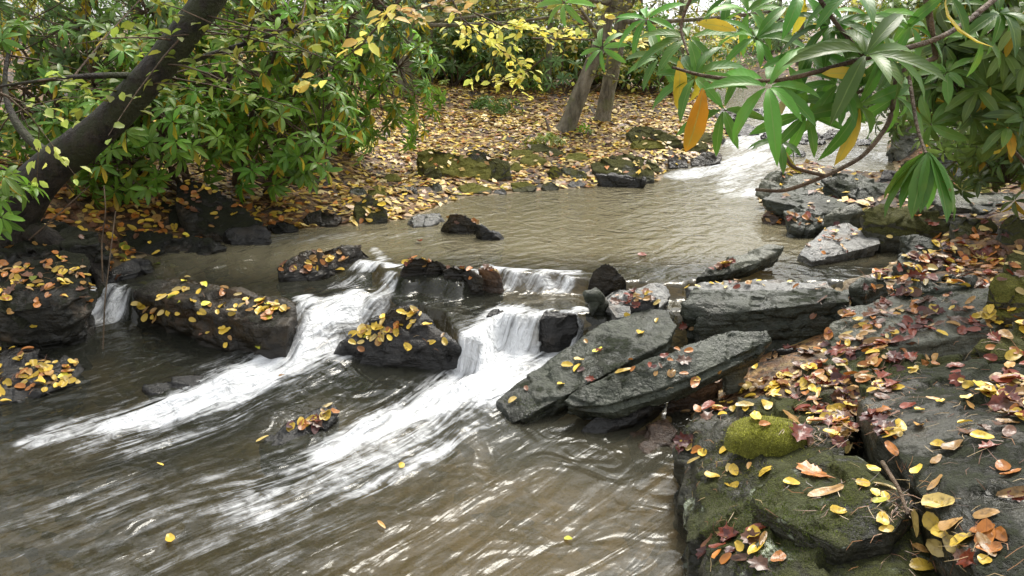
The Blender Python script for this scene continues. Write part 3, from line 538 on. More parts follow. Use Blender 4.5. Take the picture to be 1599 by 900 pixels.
rock('reddish stone under leaves at the right pool edge', [(1192, 330, .40), (1210, 320, .43), (1232, 326, .41), (1234, 342, .36), (1200, 350, .33)], .12, 'rust')
rock('small black block beside the second channel', [(1374, 280, .52), (1380, 266, .56), (1402, 268, .55), (1406, 282, .5)], .16, 'black', seat=0.6)
rock('oblong grey-green rock leaning left of the right bank leaves', [(1406, 374, .52), (1425, 362, .55), (1460, 376, .52), (1492, 400, .46), (1475, 412, .42), (1430, 400, .45)], .14, 'slab')
rock('rounded mossy rock at the right end of the long mossy block', [(1482, 352, .56), (1505, 340, .60), (1545, 342, .59), (1562, 356, .55), (1545, 378, .48), (1492, 382, .48)], .2, 'mossy')
rock('tall pale block on the far right bank', [(1392, 210, .80), (1408, 194, .86), (1454, 192, .86), (1464, 204, .82), (1460, 248, .64), (1402, 252, .62)], .22, 'grey', dirz=(0, .3, -.95), cuts=0, seat=0.4)
rock('dark block with pale top right of the tall pale block', [(1458, 216, .82), (1480, 207, .86), (1538, 205, .86), (1540, 218, .80), (1510, 242, .74), (1460, 244, .75)], .26, 'grey', cuts=0, seat=0.4)
rock('flat pale rock behind the dark block on the right bank', [(1450, 200, .88), (1470, 190, .92), (1520, 192, .9), (1530, 202, .86), (1480, 208, .84)], .2, 'grey', cuts=0, seat=0.5)
rock('mossy rock in brown leaves on the right bank', [(1488, 292, .66), (1505, 282, .69), (1560, 280, .69), (1576, 292, .64), (1560, 305, .58), (1500, 306, .58)], .22, 'green', cuts=0, seat=0.5)
rock('dark crumbly rock below the pale-topped block', [(1430, 250, .68), (1460, 240, .72), (1510, 244, .7), (1520, 262, .62), (1470, 272, .58), (1435, 266, .6)], .24, 'slab', cuts=0, seat=0.5)
rock('small mossy stone under the drooping leaf cluster', [(1405, 256, .58), (1420, 250, .6), (1440, 256, .58), (1435, 270, .5), (1408, 268, .5)], .14, 'mossy', cuts=0, seat=0.5)
rock('half-buried rock right of the long mossy block', [(1520, 322, .60), (1550, 314, .63), (1590, 320, .62), (1596, 334, .56), (1540, 336, .56)], .14, 'slab', cuts=0, seat=0.5)
for lab, pts, m in [
 ('long flat grey ledge running off the right edge behind the long mossy block', [(1440, 304), (1462, 294), (1560, 298), (1660, 306), (1660, 326), (1540, 330), (1448, 318)], 'grey'),
 ('long thick ledge stepping down right of the rounded mossy rock', [(1560, 352), (1580, 340), (1660, 338), (1680, 366), (1640, 386), (1565, 380)], 'mossy'),
 ('thin wet ledge half covered in red leaves above the small inlet', [(1400, 404), (1420, 392), (1500, 390), (1566, 398), (1560, 416), (1470, 424), (1410, 418)], 'slab'),
 ('mossy ledge at the right edge among brown leaves', [(1572, 400), (1590, 390), (1680, 386), (1690, 416), (1640, 426), (1580, 424)], 'mossy'),
 ('long grey ledge under the right bank foliage', [(1486, 262), (1510, 252), (1600, 254), (1680, 262), (1680, 282), (1580, 284), (1495, 276)], 'slab'),
 ('long low ledge below the tall pale block', [(1400, 300), (1410, 286), (1470, 282), (1500, 290), (1490, 308), (1420, 314)], 'grey')]:
    rock(lab, [(a, b_, 0) for a, b_ in pts], .26, m, seat=.4, cuts=0, rough=.7)
# --- right bank foreground
rock('broad wet grey slab littered with red leaves on the right bank', [(1290, 520, .40), (1320, 480, .46), (1400, 462, .48), (1480, 448, .50), (1560, 440, .52), (1590, 470, .52), (1560, 510, .50), (1470, 530, .46), (1380, 548, .42), (1300, 556, .36)], .25, 'grey', 'the broad wet slab of the right bank', cuts=1, rough=.7)
rock('mossy green rock at the right edge of the view', [(1542, 446, .64), (1560, 432, .67), (1640, 424, .68), (1680, 450, .66), (1640, 476, .60), (1550, 474, .58)], .2, 'green', 'the mossy rock at the right edge')
rock('dark mossy boulder at the right edge below the green one', [(1518, 540, .58), (1540, 515, .62), (1620, 508, .64), (1700, 540, .62), (1640, 580, .56), (1535, 575, .52)], .25, 'mossy', 'the dark mossy boulder at the right edge')
rock('dark slab peeking from leaves above the broad wet slab', [(1390, 448, .52), (1430, 430, .54), (1500, 424, .56), (1540, 440, .55), (1480, 452, .52), (1410, 462, .5)], .14, 'slab')
rock('mossy shoulder rock between the wet slab and the big boulder', [(1256, 582, .34), (1280, 560, .38), (1340, 552, .42), (1420, 548, .45), (1500, 560, .47), (1480, 600, .44), (1380, 640, .42), (1290, 640, .38), (1258, 612, .34)], .3, 'boulder', 'the mossy shoulder rock', cuts=1)
rock('big mossy boulder rising from the calm pool at the lower right',
     [(1066, 640, .24), (1090, 625, .27), (1160, 618, .30), (1260, 625, .36), (1330, 650, .40), (1330, 720, .40), (1240, 760, .36), (1180, 800, .30), (1180, 905, .28), (1110, 905, .20), (1095, 840, .16), (1068, 760, .16), (1062, 700, .18)], .42, 'boulder', 'the big mossy boulder', extra=[(1062, 700, 0), (1064, 790, 0), (1085, 860, 0), (1090, 930, 0)], cuts=1, vox=.012)
rock('angular lichen-spotted plate resting on the big mossy boulder', [(1168, 765, .40), (1200, 740, .43), (1270, 712, .46), (1345, 700, .48), (1390, 730, .49), (1425, 785, .48), (1400, 830, .45), (1312, 856, .41), (1255, 830, .41), (1180, 790, .40)], .15, 'boulder', 'the lichen-spotted plate', cuts=1, rough=.5, vox=.008)
rock('huge smooth dark slab filling the lower right corner', [(1340, 625, .46), (1430, 580, .50), (1520, 565, .56), (1640, 560, .60), (1760, 640, .62), (1760, 960, .60), (1600, 1000, .50), (1500, 840, .48), (1430, 760, .48), (1380, 690, .49)], .45, 'cornerslab', 'the huge dark slab of the corner', cuts=0, rough=.5, vox=.012)
rock('mossy lower rock under the lichen-spotted plate', [(1175, 800, .33), (1260, 840, .36), (1400, 835, .38), (1500, 850, .38), (1560, 960, .36), (1380, 1010, .34), (1200, 980, .30), (1150, 880, .26)], .4, 'boulder', 'the mossy rock under the plate', cuts=1, vox=.012)
# ------------------------------------------------------------------ leaning trees, shrubs and foliage
def tube(pts, rad, n=8, jit=0.0, seed=0):
    pts = np.asarray(pts, float); rad = np.asarray(rad, float); m = len(pts); V = []; ref = np.array([0.13, 0.21, 1.0])
    t = np.gradient(pts, axis=0); t /= np.linalg.norm(t, axis=1)[:, None] + 1e-9
    a = np.cross(t, ref); bad = np.linalg.norm(a, axis=1) < 0.1; a[bad] = np.cross(t[bad], [1, 0, 0]); a /= np.linalg.norm(a, axis=1)[:, None]
    b = np.cross(t, a); ph = np.arange(n) * 2 * np.pi / n
    ring = np.cos(ph)[None, :, None] * a[:, None, :] + np.sin(ph)[None, :, None] * b[:, None, :]
    V = pts[:, None, :] + ring * rad[:, None, None]
    if jit: 
        q = V.reshape(-1, 3); nz = fbm(q * 6, 3, seed).reshape(m, n); V = V + ring * (nz * jit * rad[:, None])[..., None]
    V = V.reshape(-1, 3); i = np.arange(m - 1)[:, None] * n + np.arange(n)[None]; j = np.arange(m - 1)[:, None] * n + (np.arange(n)[None] + 1) % n
    Fq = np.stack([i.ravel(), j.ravel(), (j + n).ravel(), (i + n).ravel()], 1); return V, Fq
def merge(parts):
    V = []; Fq = []; b = 0
    for v, f in parts: V.append(v); Fq.append(f + b); b += len(v)
    return np.vstack(V), np.vstack(Fq)
def bez(p0, p1, bend, n=8):
    p0, p1, bend = map(lambda q: np.asarray(q, float), (p0, p1, bend)); t = np.linspace(0, 1, n)[:, None]
    return (1 - t) ** 2 * p0 + 2 * t * (1 - t) * ((p0 + p1) / 2 + bend) + t * t * p1
# leaf templates: columns = along, side(+-1 * width), height ; quads
def leaf_template(kind):
    if kind == 'rhodo':   # long elliptic leaf, five stations, gently folded and arched
        ts = [0, .12, .32, .6, .85, 1.0]; ws = [.02, .07, .135, .155, .10, .005]; ar = [0, .03, .04, .01, -.05, -.12]
    elif kind == 'far':
        ts = [0, .5, 1.0]; ws = [.02, .16, .01]; ar = [0, .03, -.05]
    elif kind == 'oval':
        ts = [0, .25, .6, 1.0]; ws = [.02, .24, .27, .01]; ar = [0, .02, .02, -.04]
    V = []; UV = []
    for t, w, h in zip(ts, ws, ar):
        V += [(t, -w, h + w * .35), (t, 0, h), (t, w, h + w * .35)]; UV += [(-1, t), (0, t), (1, t)]
    Q = []
    for k in range(len(ts) - 1):
        b = 3 * k; Q += [(b, b + 1, b + 4, b + 3), (b + 1, b + 2, b + 5, b + 4)]
    return np.array(V), np.array(UV, float), np.array(Q)
TPL = {k: leaf_template(k) for k in ('rhodo', 'far', 'oval')}
def unit(v): return v / (np.linalg.norm(v, axis=-1, keepdims=True) + 1e-9)
def leaves_mesh(name, P, D, N, L, cols, kind, mat, parent=None, wid=1.0, curl=None):
    tv, tuv, tq = TPL[kind]; n = len(P); D = unit(D); S = unit(np.cross(D, N)); Nn = np.cross(S, D)
    L = np.broadcast_to(L, (n,)); c = np.zeros(n) if curl is None else curl
    hh = tv[None, :, 2] - c[:, None] * tv[None, :, 0] ** 2
    V = P[:, None] + L[:, None, None] * (tv[None, :, 0, None] * D[:, None] + wid * tv[None, :, 1, None] * S[:, None] + hh[..., None] * Nn[:, None])
    Q = (tq[None] + (np.arange(n) * len(tv))[:, None, None]).reshape(-1, 4)
    cc = np.repeat(cols, len(tv), 0); uv = np.tile(tuv, (n, 1))
    me = mesh_np(name, V.reshape(-1, 3), Q, mat, cols=cc, uvs=uv)
    return link(name, me, parent)
def vary(base, n, r, dv=0.35, dh=0.25):
    base = np.asarray(base, float); c = np.tile(base, (n, 1)) * np.exp(r.normal(0, dv, (n, 1)))
    return np.clip(c * np.exp(r.normal(0, dh * .3, (n, 3))), 0.002, 0.9)
GREEN = (0.130, 0.260, 0.028); DGREEN = (0.090, 0.180, 0.028); BLUEG = (0.115, 0.205, 0.070); YEL = (0.58, 0.42, 0.04); YGREEN = (0.22, 0.26, 0.04); ORG = (0.50, 0.22, 0.03)
def whorls(P, Ax, r, nl=9, L=0.12, base=GREEN, yel=0.06, droop=0.2, dv=.3):
    m = len(P); k = r.integers(nl - 2, nl + 3, m); idx = np.repeat(np.arange(m), k); n = len(idx)
    ax = unit(Ax)[idx]; ph = r.uniform(0, 2 * np.pi, m)[idx] + (np.arange(n)) * 2.4
    a = unit(np.cross(ax, np.array([.3, .1, 1.0]) + 0 * ax)); b = np.cross(ax, a)
    rad = np.cos(ph)[:, None] * a + np.sin(ph)[:, None] * b
    el = r.normal(.15, .35, n) - droop; D = rad * np.cos(el)[:, None] + ax * np.sin(el)[:, None]; N = ax * np.cos(el)[:, None] - rad * np.sin(el)[:, None]
    cw = vary(base, m, r, .22)[idx] * np.exp(r.normal(0, dv * .6, (n, 1)))
    y = r.random(n) < yel; D[y] = D[y] * .5 + np.array([0, 0, -1.0]) + r.normal(0, .25, (y.sum(), 3)); N[y] = r.normal(0, 1, (y.sum(), 3))
    cw[y] = vary(YEL, y.sum(), r, .2); 
    return P[idx] + 0.006 * rad, D, N, L * r.uniform(.7, 1.15, n), cw, r.uniform(-.05, .35, n)
def bush(label, cen, rad, nw, base=GREEN, L=0.12, yel=.06, kind='rhodo', seed=1, group=None, roots=None, nl=9, stem_r=.018, name='rhododendron', cat='shrub', fill=0.25, zmin=.45, mat=None, twig=True, keepfn=None):
    r = np.random.default_rng(seed); cen = np.array(cen, float); rad = np.array(rad, float)
    g0 = float(H(np.array([[cen[0]]]), np.array([[cen[1]]]))[0, 0]); base_pt = np.array([cen[0] + r.normal(0, .1), cen[1] + r.normal(0, .1), g0 - .05]) if roots is None else np.array(roots, float)
    o = tag(empty(name, base_pt), label, cat, group)
    u = unit(r.normal(size=(nw, 3))); rr = r.random(nw) ** (1 / (1 + 2 * (1 - fill) * 2)); P = cen + u * rr[:, None] * rad * (1 + .35 * fbm(u * 2.2 + seed, 3, seed))[:, None]
    P = P[P[:, 2] > zmin]
    if keepfn is not None: P = P[keepfn(P)]
    # gaps: drop whorls where a coarse noise is low
    P = P[fbm(P * 1.6, 2, seed + 3) > -.32]
    Ax = unit((P - cen) / rad + np.array([0, 0, .7]) + r.normal(0, .35, P.shape))
    ns = 6; tips = cen + unit(r.normal(size=(ns, 3))) * rad * .55; parts = []; nodes = []
    for k, tp in enumerate(tips):
        c = bez(base_pt, tp, r.normal(0, .18, 3) * rad.mean(), 9); nodes.append(c[3:])
        parts.append(tube(c, np.linspace(stem_r, stem_r * .4, 9), 6, .2, k))
    nodes = np.vstack(nodes)
    if twig:
        for p in P[:: 1 if len(P) < 500 else 2]:
            j = np.argmin(((nodes - p) ** 2).sum(1) + r.uniform(0, .10, len(nodes))); c = bez(nodes[j], p, np.array([0, 0, -.05]) + r.normal(0, .04, 3), 5)
            parts.append(tube(c, np.linspace(stem_r * .28, .0022, 5), 3))
    sv, sf = merge(parts); so_ = link('stem', mesh_np('stem', sv - base_pt, sf, M_TWIG), o)
    p, D, N, LL, cc, cu = whorls(P, Ax, r, nl, L, base, yel)
    leaves_mesh('foliage', p - base_pt, D, N, LL, cc, kind, mat or M_GLOSS, o, curl=cu)
    return o
def tree(label, pts, rads, crown=None, group=None, seed=1, bark=None, ncrown=1500, leafc=YGREEN, L=.07, name='tree', limbs=None, n=12, leafmat=None):
    r = np.random.default_rng(seed); pts = np.array(pts, float); b0 = pts[0].copy(); o = tag(empty(name, b0), label, 'tree', group)
    from_t = np.linspace(0, 1, len(pts)); tt = np.linspace(0, 1, 5 * len(pts)); sm = np.stack([np.interp(tt, from_t, pts[:, k]) for k in range(3)], 1)
    for _ in range(3): sm[1:-1] = (sm[:-2] + sm[1:-1] * 2 + sm[2:]) / 4
    rr = np.interp(tt, from_t, rads); v, f = tube(sm - b0, rr, 20, .16, seed)
    link('trunk', mesh_np('trunk', v, f, bark or M_BARK), o)
    nodes = [sm[len(sm) // 2:]]
    for k in range(n if limbs is None else len(limbs)):
        if limbs is None:
            s0 = sm[r.integers(int(len(sm) * .62), len(sm) - 1)]; e = s0 + np.array([r.normal(0, 1), r.normal(0, 1), r.uniform(.1, .8)]) * r.uniform(.8, 1.8); rad = .03
        else: s0, e, rad = limbs[k]
        c = bez(s0, e, r.normal(0, .15, 3), 10); nodes.append(c[4:]); lv, lf = tube(c - b0, np.linspace(rad, rad * .3, 10), 8, .25, k)
        link('limb', mesh_np('limb', lv, lf, bark or M_BARK), o)
    if ncrown:
        nd = np.vstack(nodes); parts = []; P = []
        for k in range(ncrown // 12):
            s0 = nd[r.integers(len(nd))]; d = unit(r.normal(size=3) * [1, 1, .35]); e = s0 + d * r.uniform(.3, 1.0); c = bez(s0, e, [0, 0, .05], 4)
            parts.append(tube(c - b0, np.linspace(.007, .002, 4), 3)); t = r.uniform(.2, 1, 12)[:, None]; P.append(s0 + (e - s0) * t + r.normal(0, .035, (12, 3)))
        tv, tf = merge(parts); link('twigs', mesh_np('twigs', tv, tf, M_TWIG), o)['kind'] = 'stuff'
        P = np.vstack(P); m = len(P); D = r.normal(size=(m, 3)) * [1, 1, .4]; N = np.array([0, 0, 1.0]) + r.normal(0, .35, (m, 3))
        leaves_mesh('crown', P - b0, D, N, L * r.uniform(.7, 1.2, m), vary(leafc, m, r, .3), 'oval', leafmat or M_LEAF, o)
    return o
def gz(x, y): return float(H(np.array([[float(x)]]), np.array([[float(y)]]))[0, 0])

# leaning dark trunk on the left bank
b = Y3(8, 345, 4.6); a1 = Y3(75, 262, 4.55); a2 = Y3(155, 205, 4.5); a3 = Y3(245, 112, 4.5); a4 = Y3(318, 12, 4.5)
ext = a4 + (a4 - a3) * 2.0 + np.array([.1, .1, .3]); ext2 = ext + np.array([.9, .2, 1.9])
tree('dark mossy trunk leaning steeply rightwards over the left bank', [b + np.array([-.12, 0, -.45]), b, a1, a2, a3, a4, ext, ext2], [.22, .14, .106, .094, .085, .078, .06, .035], None, seed=3, bark=M_BARKD, ncrown=900, leafc=YGREEN, name='leaning_tree',
     limbs=[(Y3(200, 118, 4.5), Y3(-30, 140, 4.3), .018), (a3, Y3(470, 40, 4.9), .022), (Y3(90, 250, 4.5), Y3(20, 60, 5.2), .03), (b, b + np.array([.55, -.25, -.42]), .07), (b, b + np.array([-.3, -.5, -.4]), .08), (b, b + np.array([.5, .4, -.3]), .06), (ext, ext + np.array([1.2, .5, .8]), .05), (ext, ext + np.array([-.8, 1.2, 1.2]), .05), (ext2, ext2 + np.array([.6, -.9, .9]), .035)])
# twin leaning trunks beyond the far bank
def pole(px, py, Y, px2, py2, r0, r1, top=5.0, **k):
    b = Y3(px, py, Y); b[2] = gz(b[0], b[1]) - .1; m = Y3(px2, py2, Y); t = m + unit(m - b) * top * .5 + np.array([0, 0, top * .4]); return [b, b * .9 + m * .1 , b * .5 + m * .5, m, t], [r0 * 1.5, r0, (r0 + r1) / 2, r1, r1 * .5]
for k, (a, lab) in enumerate([((878, 208, 9.6, 948, 40, .105, .075), 'grey mossy trunk leaning right at the creek bend, left of a twin'), ((938, 192, 10.4, 972, 30, .105, .08), 'grey trunk standing just right of the leaning one at the creek bend'),
                              ((775, 168, 13.0, 773, 10, .085, .06), 'slim straight trunk alone in the middle of the far clearing'), ((632, 182, 11.5, 640, 0, .10, .09), 'vine-wrapped trunk at the left end of the far clearing')]):
    p, q = pole(*a); tree(lab, p, q, seed=20 + k, ncrown=1300, leafc=(.30, .30, .06) if k != 3 else (.16, .2, .05), L=.08, bark=M_BARKG)
T0 = [(-9, 13), (-7.5, 17), (-5.2, 12.5), (-5.5, 20), (-3.4, 16), (-2.0, 22), (-.6, 18), (.6, 24), (1.7, 15.5), (2.4, 19.5), (-1.4, 13.8), (8.8, 16), (10, 21), (9, 11), (13, 15), (8.3, 26), (5, 33), (-9, 28), (-3, 32), (1.5, 30), (12, 30), (-14, 20), (16, 24), (6.9, 8.2), (-6.4, 7.4), (3.1, 27), (7.2, 21), (11, 9.5)]
KN = [('slim grey forest tree rising behind the far clearing', 'slim forest trees behind the clearing'), ('forest tree rising behind the left thicket', 'forest trees behind the left thicket'), ('forest tree rising beyond the right bank', 'forest trees beyond the right bank')]
for k, (x, y) in enumerate(T0):
    r = np.random.default_rng(100 + k); h = r.uniform(5.5, 8.5); z = gz(x, y) - .1; lx, ly = r.normal(0, .5, 2); R0 = r.uniform(.035, .08)
    c = 2 if x > 4 else (0 if x > -4 else 1)
    tree(KN[c][0], [(x, y, z), (x + lx * .2, y, z + h * .3), (x + lx * .5, y + ly * .3, z + h * .6), (x + lx, y + ly, z + h)], [R0 * 1.5, R0, R0 * .8, R0 * .4], group=KN[c][1], seed=200 + k, ncrown=1300 if y < 25 else 900, leafc=[YGREEN, (.34, .33, .07), (.20, .26, .06), (.42, .36, .08)][k % 4], L=.09 if y < 20 else .13, n=9)

# rhododendrons of the left bank
LB = [  # px, py, Y, rx, ry, rz, whorls, colour, yellow
 (60, 130, 5.6, .8, .7, .65, 190, DGREEN, .11, 'glossy rhododendron behind the leaning trunk at the left edge'),
 (230, 215, 5.3, .65, .5, .40, 170, GREEN, .12, 'glossy rhododendron hanging below the leaning trunk'),
 (440, 225, 5.7, .62, .5, .50, 230, GREEN, .11, 'bright green rhododendron drooping over the left waterline'),
 (380, 70, 5.8, .9, .6, .55, 230, GREEN, .15, 'rhododendron with many yellow leaves above the drooping one'),
 (555, 110, 7.4, .7, .6, .75, 230, GREEN, .12, 'rhododendron at the left end of the leafy clearing'),
 (170, 40, 6.2, 1.1, .7, .6, 230, (.075, .14, .035), .12, 'yellowing rhododendron high behind the leaning trunk'),
 (320, 160, 7.0, 1.2, .7, .75, 280, DGREEN, .09, 'dark rhododendron in the shade behind the left thicket'),
 (90, 230, 6.6, .9, .6, .45, 130, DGREEN, .09, 'sparse dark rhododendron low behind the leaning trunk'),
 (500, 20, 6.6, .8, .6, .5, 200, (.08, .15, .04), .14, 'yellow-flecked rhododendron high above the left thicket'),
]
for k, (px, py, Y, rx, ry, rz, nw, colr, ye, lab) in enumerate(LB):
    c = Y3(px, py, Y); rt = (c[0] + (-.3 if px > 300 else .1), Y + .3, gz(c[0], Y + .3) - .05)
    bush(lab, c, (rx, ry, rz), nw, colr, .105, ye, seed=300 + k, roots=rt, stem_r=.02, zmin=.62, nl=9)
for k, (x, y, lab) in enumerate([(4.6, 3.4, 'leafy rhododendron outside the right edge of the view near the boulders'), (5.6, 5.6, 'tall rhododendron on the right bank beyond the edge boulders')]):
    bush(lab, (x, y, gz(x, y) + .9), (.8, .8, .75), 170, DGREEN, .12, .05, seed=370 + k, zmin=.7)
c = Y3(-10, 300, 3.7); bush('small glossy rhododendron sprig at the left edge in front of the trunk', c, (.16, .18, .2), 14, GREEN, .1, .03, seed=331, roots=(c[0] - .3, 3.9, .45), stem_r=.008, zmin=.5)
# right bank thicket
RB = [(1560, 70, 3.6, .42, .5, .45, 120, (.10, .18, .036), .04, .13, 'big-leaved rhododendron at the top right corner'), (1560, 180, 4.8, .5, .6, .42, 210, (.12, .19, .04), .03, .09, 'yellow-green shrub at the right edge above the bank'),
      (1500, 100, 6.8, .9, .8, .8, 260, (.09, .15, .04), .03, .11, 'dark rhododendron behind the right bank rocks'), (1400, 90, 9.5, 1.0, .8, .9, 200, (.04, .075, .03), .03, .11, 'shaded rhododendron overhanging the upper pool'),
      (1640, 260, 4.4, .4, .5, .3, 60, (.05, .09, .02), .04, .09, 'low leafy shrub at the right edge')]
for k, (px, py, Y, rx, ry, rz, nw, colr, ye, LL, lab) in enumerate(RB):
    c = Y3(px, py, Y); bush(lab, c, (rx, ry, rz), nw, colr, LL, ye, seed=350 + k, roots=(c[0] + 1.1, Y + .6, gz(c[0] + 1.1, Y + .6) - .05), zmin=.75, stem_r=.012)
# back thicket
BK = []
r = np.random.default_rng(77)
for k in range(13):
    px = 560 + k * 45 + r.uniform(-15, 15); y = r.uniform(14.2, 16.0); p = Y3(px, 60, y); BK.append((p[0], y))
for k in range(58):
    y = r.uniform(12.5, 30); px = r.uniform(-250, 1850); p = Y3(px, 60, y)
    if sdist(np.array([[p[0]]]), np.array([[y]]))[0, 0] < .8: continue
    BK.append((p[0], y))
BC = [(BLUEG, 'blue-green rhododendron in the deep thicket behind the clearing', 'blue-green shrubs of the back thicket', .03), (DGREEN, 'dark green shrub in the deep back thicket', 'dark green shrubs of the back thicket', .05), ((.30, .34, .05), 'yellow-green shrub in the back thicket', 'yellow-green shrubs of the back thicket', .25)]
for k in range(16):
    px = 545 + k * 37 + r.uniform(-12, 12); y = r.uniform(12.4, 14.0); p = Y3(px, 60, y)
    if sdist(np.array([[p[0]]]), np.array([[y]]))[0, 0] > .6: BK.append((p[0], y))
for k, (x, y) in enumerate(BK):
    cc = BC[[0, 1, 0, 2, 1, 2][k % 6]]; h = r.uniform(.8, 1.6) if y > 14.1 else r.uniform(.55, .9); g = gz(x, y)
    bush(cc[1], (x, y, g + h * .75), (r.uniform(.9, 1.6), .9, h), 170, cc[0], .13 if y < 20 else .17, cc[3], 'far', 400 + k, cc[2], nl=7, zmin=g + .15, twig=False, name='shrub')
for k, (px, py, Y, w, lab) in enumerate([(1020, 120, 13.5, .9, 'leafy shrub just right of the twin trunks'), (1090, 140, 14.5, .8, 'yellowish shrub left of the upper rapids'), (700, 90, 15, 1.2, 'blue-green rhododendron between the slim trunk and the vine-wrapped one'), (850, 100, 15.5, 1.2, 'green shrub behind the leaning trunk at the bend')]):
    c = Y3(px, py, Y); bush(lab, c, (w, .7, .7), 200, [GREEN, YGREEN, BLUEG, GREEN][k], .11, .05, 'far', 480 + k, nl=8, zmin=gz(c[0], Y) + .1, twig=False, name='shrub')
for k, (px, py, Y, w, lab) in enumerate([(905, 218, 9.3, .22, 'low evergreen sprig at the foot of the leaning trunk'), (655, 150, 11.2, .5, 'low yellow-green bush around the vine-wrapped trunk'), (790, 205, 10.5, .25, 'small green plant in the leaves of the far bank'), (760, 200, 11, .2, 'tiny evergreen plant on the leafy far slope'), (850, 235, 8.6, .2, 'grassy tuft among the mossy rocks of the far bank'), (830, 165, 12.5, .35, 'pale green fern patch at the back of the clearing')]):
    c = Y3(px, py, Y); g = gz(c[0], Y); bush(lab, (c[0], Y, g + w * .3), (w, w, w * .5), 26, [GREEN, YGREEN, DGREEN, DGREEN, YGREEN, GREEN][k], .09, .03, 'far', 500 + k, nl=7, zmin=g, twig=False, name='low_plant', cat='plant', stem_r=.004)

for k in range(16):
    rr_ = np.random.default_rng(640 + k); px = 560 + k * 42 + rr_.uniform(-15, 15); y = rr_.uniform(12.2, 18); p = Y3(px, 60, y)
    if sdist(np.array([[p[0]]]), np.array([[y]]))[0, 0] < .5: continue
    x = p[0]; z = gz(x, y) - .05; lx = rr_.normal(0, .35); h = rr_.uniform(3, 4.5); R0 = rr_.uniform(.02, .045)
    pts_ = [(x, y, z), (x + lx * .3, y, z + h * .33), (x + lx * .6, y, z + h * .66), (x + lx, y, z + h)]
    lm = [(np.array([x + lx * t, y, z + h * t]), np.array([x + lx * t, y, z + h * t]) + rr_.normal(0, .5, 3) * [1, .6, .2] + [0, 0, .15], .01) for t in rr_.uniform(.25, .9, 7)]
    tree('thin sapling with pale yellow-green leaves at the back of the clearing', pts_, [R0 * 1.3, R0, R0 * .8, R0 * .4], group='thin yellow-green saplings at the back of the clearing', seed=660 + k, ncrown=620, leafc=[(.55, .55, .09), (.38, .46, .08), (.66, .58, .10)][k % 3], L=.075, bark=M_BARKG, name='sapling', limbs=lm)
